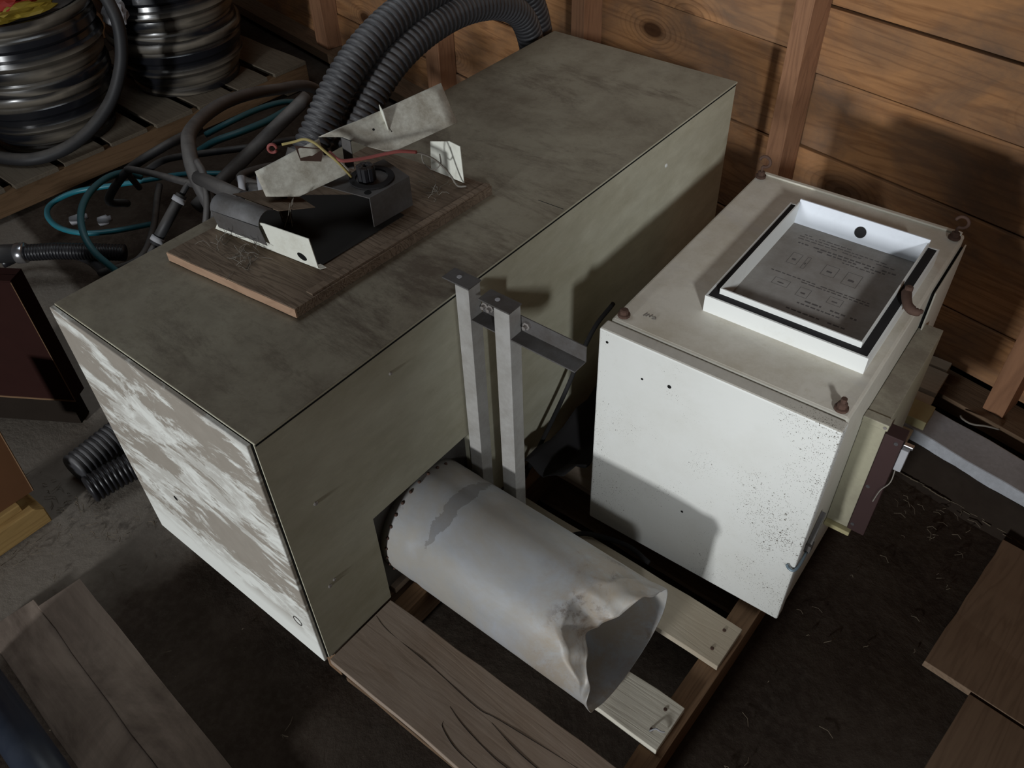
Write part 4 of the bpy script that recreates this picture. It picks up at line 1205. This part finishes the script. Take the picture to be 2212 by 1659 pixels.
# connector conduit with two collars
cn = thing('cable_connector', 'dark conduit with two pale collars leaning against the casing side', 'connector', (-0.66, 0.6, FL))
MB().tube([(-0.668, 0.655, 0.37), (-0.677, 0.526, 0.26)], 0.016, 12).build('sleeve', 'tube', cn, smooth=True)
for t0 in (0.10, 0.90):
    a_ = Vector((-0.668, 0.655, 0.37)).lerp(Vector((-0.677, 0.526, 0.26)), t0)
    d_ = (Vector((-0.677, 0.526, 0.26)) - Vector((-0.668, 0.655, 0.37))).normalized()
    MB().tube([a_ - d_ * 0.008, a_ + d_ * 0.008], 0.020, 12).build('collar', 'scrap', cn, smooth=True)
MB().tube(smooth_path([(-0.668, 0.655, 0.37), (-0.665, 0.69, 0.395), (-0.68, 0.74, 0.38), (-0.75, 0.80, 0.25)], 5), 0.009, 8).build('lead', 'tube', cn, smooth=True)
MB().tube(smooth_path([(-0.677, 0.526, 0.26), (-0.68, 0.49, 0.22), (-0.69, 0.46, 0.1), (-0.7, 0.44, FL + 0.01)], 5), 0.009, 8).build('lead', 'tube', cn, smooth=True)
# white plug prongs
pg = thing('white_plug', 'small white two-pronged plug among the dark cables', 'plug', (-0.52, 0.80, 0.30))
for dx in (0.0, 0.045):
    MB().tube([(-0.56 + dx, 0.80 + dx * 0.8, 0.40), (-0.53 + dx, 0.775 + dx * 0.8, 0.37)], 0.011, 10).build('prong', 'scrap', pg, smooth=True)
MB().tube([(-0.545, 0.80, 0.362), (-0.49, 0.835, 0.362)], 0.020, 10).build('plug_body', 'tube', pg, smooth=True)
# pale bottle ends inside the teal loop
for k, (x, y, L, lab) in enumerate(((-1.46, 0.60, 0.05, 'white plastic fitting inside the teal cable loop, left one'), (-1.37, 0.66, 0.035, 'white plastic fitting inside the teal cable loop, right one'))):
    o = MB().lathe([(0.010, 0), (0.018, 0.004), (0.018, L), (0.011, L + 0.004), (0.011, L + 0.014)], (x, y, 0.0), (0.5, 0.8, 0.15), n=14).build('pipe_fitting', 'scrap', smooth=True)
    tag(o, lab, 'fitting', 'white pipe fittings')

# dark corrugated pipe with a bright band, far left
cp = thing('flexible_pipe', 'black flexible pipe with a bright metal band at the left edge', 'pipe', (-1.4, 0.42, FL))
MB().corrugated([(-1.40, 0.40, 0.0), (-1.33, 0.465, 0.0), (-1.24, 0.545, -0.01), (-1.15, 0.62, -0.02)], 0.030, 0.011, 0.004).build('pipe', 'hose_clean', cp, smooth=True)
MB().lathe([(0.034, -0.02), (0.037, -0.016), (0.037, 0.010), (0.034, 0.014)], (-1.415, 0.388, 0.0), (0.7, 0.65, 0), n=24).build('metal_band', 'chrome', cp, smooth=True)
MB().tube([(-1.62, 0.21, 0.0), (-1.425, 0.38, 0.0)], 0.033, 16).build('end_socket', 'tube', cp, smooth=True)

# two ribbed pipes on the floor behind the casing's left corner
o = MB().corrugated(smooth_path([(-0.43, -0.032, -0.082), (-0.442, 0.06, -0.082), (-0.455, 0.16, -0.082), (-0.48, 0.30, -0.082), (-0.50, 0.6, -0.082)], 8), 0.047, 0.017, 0.006).build('ribbed_pipe', 'hose', smooth=True)
tag(o, 'matt black ribbed pipe on the floor beside the casing, rear of two', 'pipe', 'ribbed pipes on the floor')
o = MB().corrugated(smooth_path([(-0.339, -0.045, -0.088), (-0.330, 0.027, -0.088), (-0.31, 0.11, -0.088), (-0.25, 0.24, -0.088), (-0.2, 0.42, -0.088)], 8), 0.041, 0.014, 0.005).build('ribbed_pipe', 'hose_clean', smooth=True)
tag(o, 'shiny black ribbed pipe on the floor beside the casing, front of two', 'pipe', 'ribbed pipes on the floor')

# cartons and timber at the left edge
ca_ = thing('dark_carton', 'dark red-brown flattened carton standing upright at the left behind the casing', 'carton', (-0.9, 0.0, FL))
C0, cu, cv = Vector((-0.6025, 0.101, 0)), Vector((-0.85, -0.53, 0)), Vector((-0.53, 0.85, 0))


def cq(u, v, z):
    p = C0 + cu * u + cv * v
    return (p.x, p.y, z)


def cpanel(u0, v0, u1, v1, z0, z1, off, name, mat):
    MB().prism([cq(u0, v0, z0), cq(u1, v1, z0), cq(u1, v1, z1), cq(u0, v0, z1)], off).build(name, mat, ca_)


cpanel(0, 0, 0.46, 0, -0.019, 0.41, cv * 0.004, 'side', 'carton_dark')
cpanel(0, 0.004, 0, 0.05, -0.019, 0.41, cu * 0.004, 'end', 'carton_dark')
cpanel(0.456, 0.004, 0.456, 0.05, -0.019, 0.41, cu * 0.004, 'end', 'carton_dark')
cpanel(0, 0.05, 0.46, 0.05, -0.019, 0.41, cv * 0.004, 'side', 'carton_dark')
MB().prism([cq(0, 0, 0.4105), cq(0.46, 0, 0.4105), cq(0.46, 0.026, 0.4105), cq(0, 0.026, 0.4105)], (0, 0, 0.004)).build('flap', 'carton_dark', ca_)
MB().prism([cq(0, 0.028, 0.4105), cq(0.46, 0.028, 0.4105), cq(0.46, 0.054, 0.4105), cq(0, 0.054, 0.4105)], (0, 0, 0.004)).build('flap', 'carton_dark', ca_)
MB().tube([cq(0, 0, -0.019), cq(0.46, 0, -0.019)], 0.0028, 6).build('bottom_edge', 'carton_edge', ca_)
MB().tube([cq(0, 0, -0.017), cq(0, 0, 0.41)], 0.0014, 6).build('corner_edge', 'carton_edge', ca_)
MB().prism([cq(0.03, 0.012, FL + 0.001), cq(0.43, 0.012, FL + 0.001), cq(0.43, 0.06, FL + 0.001), cq(0.03, 0.06, FL + 0.001)], (0, 0, -0.0195 - FL - 0.001)).build('under_shade_block', 'under_shade_wood', ca_)
tm = thing('timber_block', 'yellow timber block lying on the floor at the left edge', 'timber', (-0.43, -0.35, FL))
MB().prism([(-0.366, -0.154, FL + 0.001), (-0.366, -0.56, FL + 0.001), (-0.366, -0.56, -0.058), (-0.366, -0.175, -0.058), (-0.366, -0.154, -0.075)], (-0.11, 0, 0)).build('beam', 'block', tm, bevel=0.003)
MB().box(-0.470, -0.56, -0.0575, -0.385, -0.195, -0.034).build('beam', 'block', tm, bevel=0.003)
cb = thing('brown_carton', 'open brown cardboard carton standing on the yellow timber block', 'carton', (-0.5, -0.35, -0.03))
MB().prism([(-0.400, -0.150, -0.033), (-0.400, -0.55, -0.033), (-0.400, -0.55, 0.19), (-0.400, -0.140, 0.19)], (-0.004, 0, 0)).build('side', 'carton', cb)
MB().prism([(-0.404, -0.150, -0.033), (-0.60, -0.150, -0.033), (-0.60, -0.140, 0.19), (-0.404, -0.140, 0.19)], (0, 0.004, 0)).build('end', 'carton', cb)
MB().tube([(-0.400, -0.148, -0.032), (-0.400, -0.139, 0.19)], 0.0022, 6).build('corner_edge', 'carton_edge', cb)

# ================================================================== FLOOR PIECES
fp = thing('floor_plank', 'worn grey-brown plank on the floor in the left foreground', 'plank', (-0.12, -0.26, FL), math.radians(-5.0))
plank('plank', 'old_y', fp, 0.0, -0.060, 0.001, 1.1, 0.048, 0.026, 'x', 0.002, local=True, seg=12)
fp2 = thing('floor_plank', 'darker floor plank at the lower left, beside the worn one', 'plank', (-0.14, -0.36, FL), math.radians(-5.0))
plank('plank', 'old_y', fp2, -0.02, -0.075, 0.001, 1.1, 0.044, 0.022, 'x', 0.002, local=True, seg=12)
bp = MB().tube([(-0.06, -0.50, -0.062), (0.62, -0.54, -0.062)], 0.043, 18).build('blue_pipe', 'blue_pipe', smooth=True)
tag(bp, 'dark blue pipe lying in the bottom left corner', 'pipe')
rp_ = thing('brown_plank', 'brown board on the floor at the lower right corner', 'plank', (1.85, 0.7, FL), math.radians(-5))
plank('plank', 'brown_plank', rp_, -0.145, -0.65, 0.001, 0.16, 0.12, 0.022, 'y', 0.002, local=True, seg=8)
rp2 = thing('brown_plank', 'brown board end butting above the lower right board', 'plank', (1.85, 1.3, FL), math.radians(-5))
plank('plank', 'brown_plank', rp2, -0.195, -0.47, 0.001, 0.11, -0.02, 0.022, 'y', 0.002, local=True, seg=8)

# straw litter on the floor (too fine to count)
st = MB()
rr = random.Random(44)
spots = [(-0.30, -0.06, 0.09, 120), (-0.42, -0.24, 0.10, 60), (1.55, 1.30, 0.16, 110), (1.75, 1.25, 0.15, 70), (1.60, 1.52, 0.10, 60), (1.40, 0.36, 0.02, 16), (1.55, 0.75, 0.35, 60), (1.45, 0.2, 0.2, 26), (0.1, -0.3, 0.25, 40), (1.62, 1.09, 0.10, 30)]
for x, y, s, n in spots:
    for k in range(n // 2 if x > 1 else n):
        px, py = rr.gauss(x, s), rr.gauss(y, s * 0.7)
        if (-0.02 < px < 1.30 and -0.02 < py < 1.75) or (px > 1.60 and py < 1.34) or (px < -0.345 and py < -0.14) or (px < -0.2 and py > -0.07):
            continue
        a_ = rr.uniform(0, math.pi)
        L = rr.uniform(0.006, 0.035)
        z = FL + 0.003
        q = [(px, py, z), (px + math.cos(a_) * L * 0.5, py + math.sin(a_) * L * 0.5, z + rr.uniform(0.001, 0.006)), (px + math.cos(a_ + 0.3) * L, py + math.sin(a_ + 0.3) * L, z)]
        st.tube(q, rr.uniform(0.0005, 0.0011), 4)
so = st.build('straw_litter', 'straw')
tag(so, 'scattered straw and dirt litter on the dark floor', 'straw', kind='stuff')
# pale line of straw along the foot of the footing
sl_ = MB()
for k in range(26):
    x = 1.36 + k * 0.018
    y = 1.375 - (x - 1.36) * 0.14 + rr.uniform(-0.006, 0.006)
    sl_.tube([(x, y, FL + 0.004), (x + 0.022, y - 0.003 + rr.uniform(-0.004, 0.004), FL + 0.005)], rr.uniform(0.0008, 0.002), 4)
so = sl_.build('straw_line', 'straw')
tag(so, 'thin line of straw on the floor parallel to the concrete footing', 'straw', kind='stuff')
ww = MB().tube(smooth_path([(1.43, 1.60, -0.05), (1.44, 1.585, -0.045), (1.465, 1.575, -0.04), (1.50, 1.585, -0.035), (1.53, 1.605, -0.045)], 6), 0.003, 6).build('bent_wire', 'wire_grey', smooth=True)
tag(ww, 'bent grey wire at the foot of the right wall stud', 'wire')
# black sheeting crumpled between casing and cabinet
bs = MB()
vs, fs = [], []
for i in range(15):
    for j in range(11):
        x = 0.668 + 0.118 * j / 10
        y = 0.60 + 0.75 * i / 14
        z = 0.10 + 0.07 * mnoise.noise(Vector((x * 9, y * 6, 2))) + 0.10 * abs(j / 10 - 0.5) + 0.05 * mnoise.noise(Vector((x * 25, y * 18, 5)))
        vs.append((x, y, max(z, 0.004)))
for i in range(14):
    for j in range(10):
        a_ = i * 11 + j
        fs.append((a_, a_ + 1, a_ + 12, a_ + 11))
o = bs.add(vs, fs).build('black_sheeting', 'gasket', smooth=True, solid=0.002)
tag(o, 'crumpled black plastic sheeting stuffed between casing and cabinet', 'sheeting')
for pts, lab in (([(0.655, 0.58, 0.02), (0.652, 0.66, 0.09), (0.650, 0.78, 0.20), (0.648, 0.90, 0.33), (0.645, 1.0, 0.36)], 'thin black cable rising between casing and cabinet'),
                 ([(0.82, 0.56, 0.008), (0.86, 0.60, 0.012), (0.95, 0.63, 0.010), (1.02, 0.622, 0.008)], 'thin black cable lying before the cabinet door foot')):
    o = MB().tube(smooth_path(pts, 8), 0.006, 8).build('black_cable', 'gasket', smooth=True)
    tag(o, lab, 'cable')
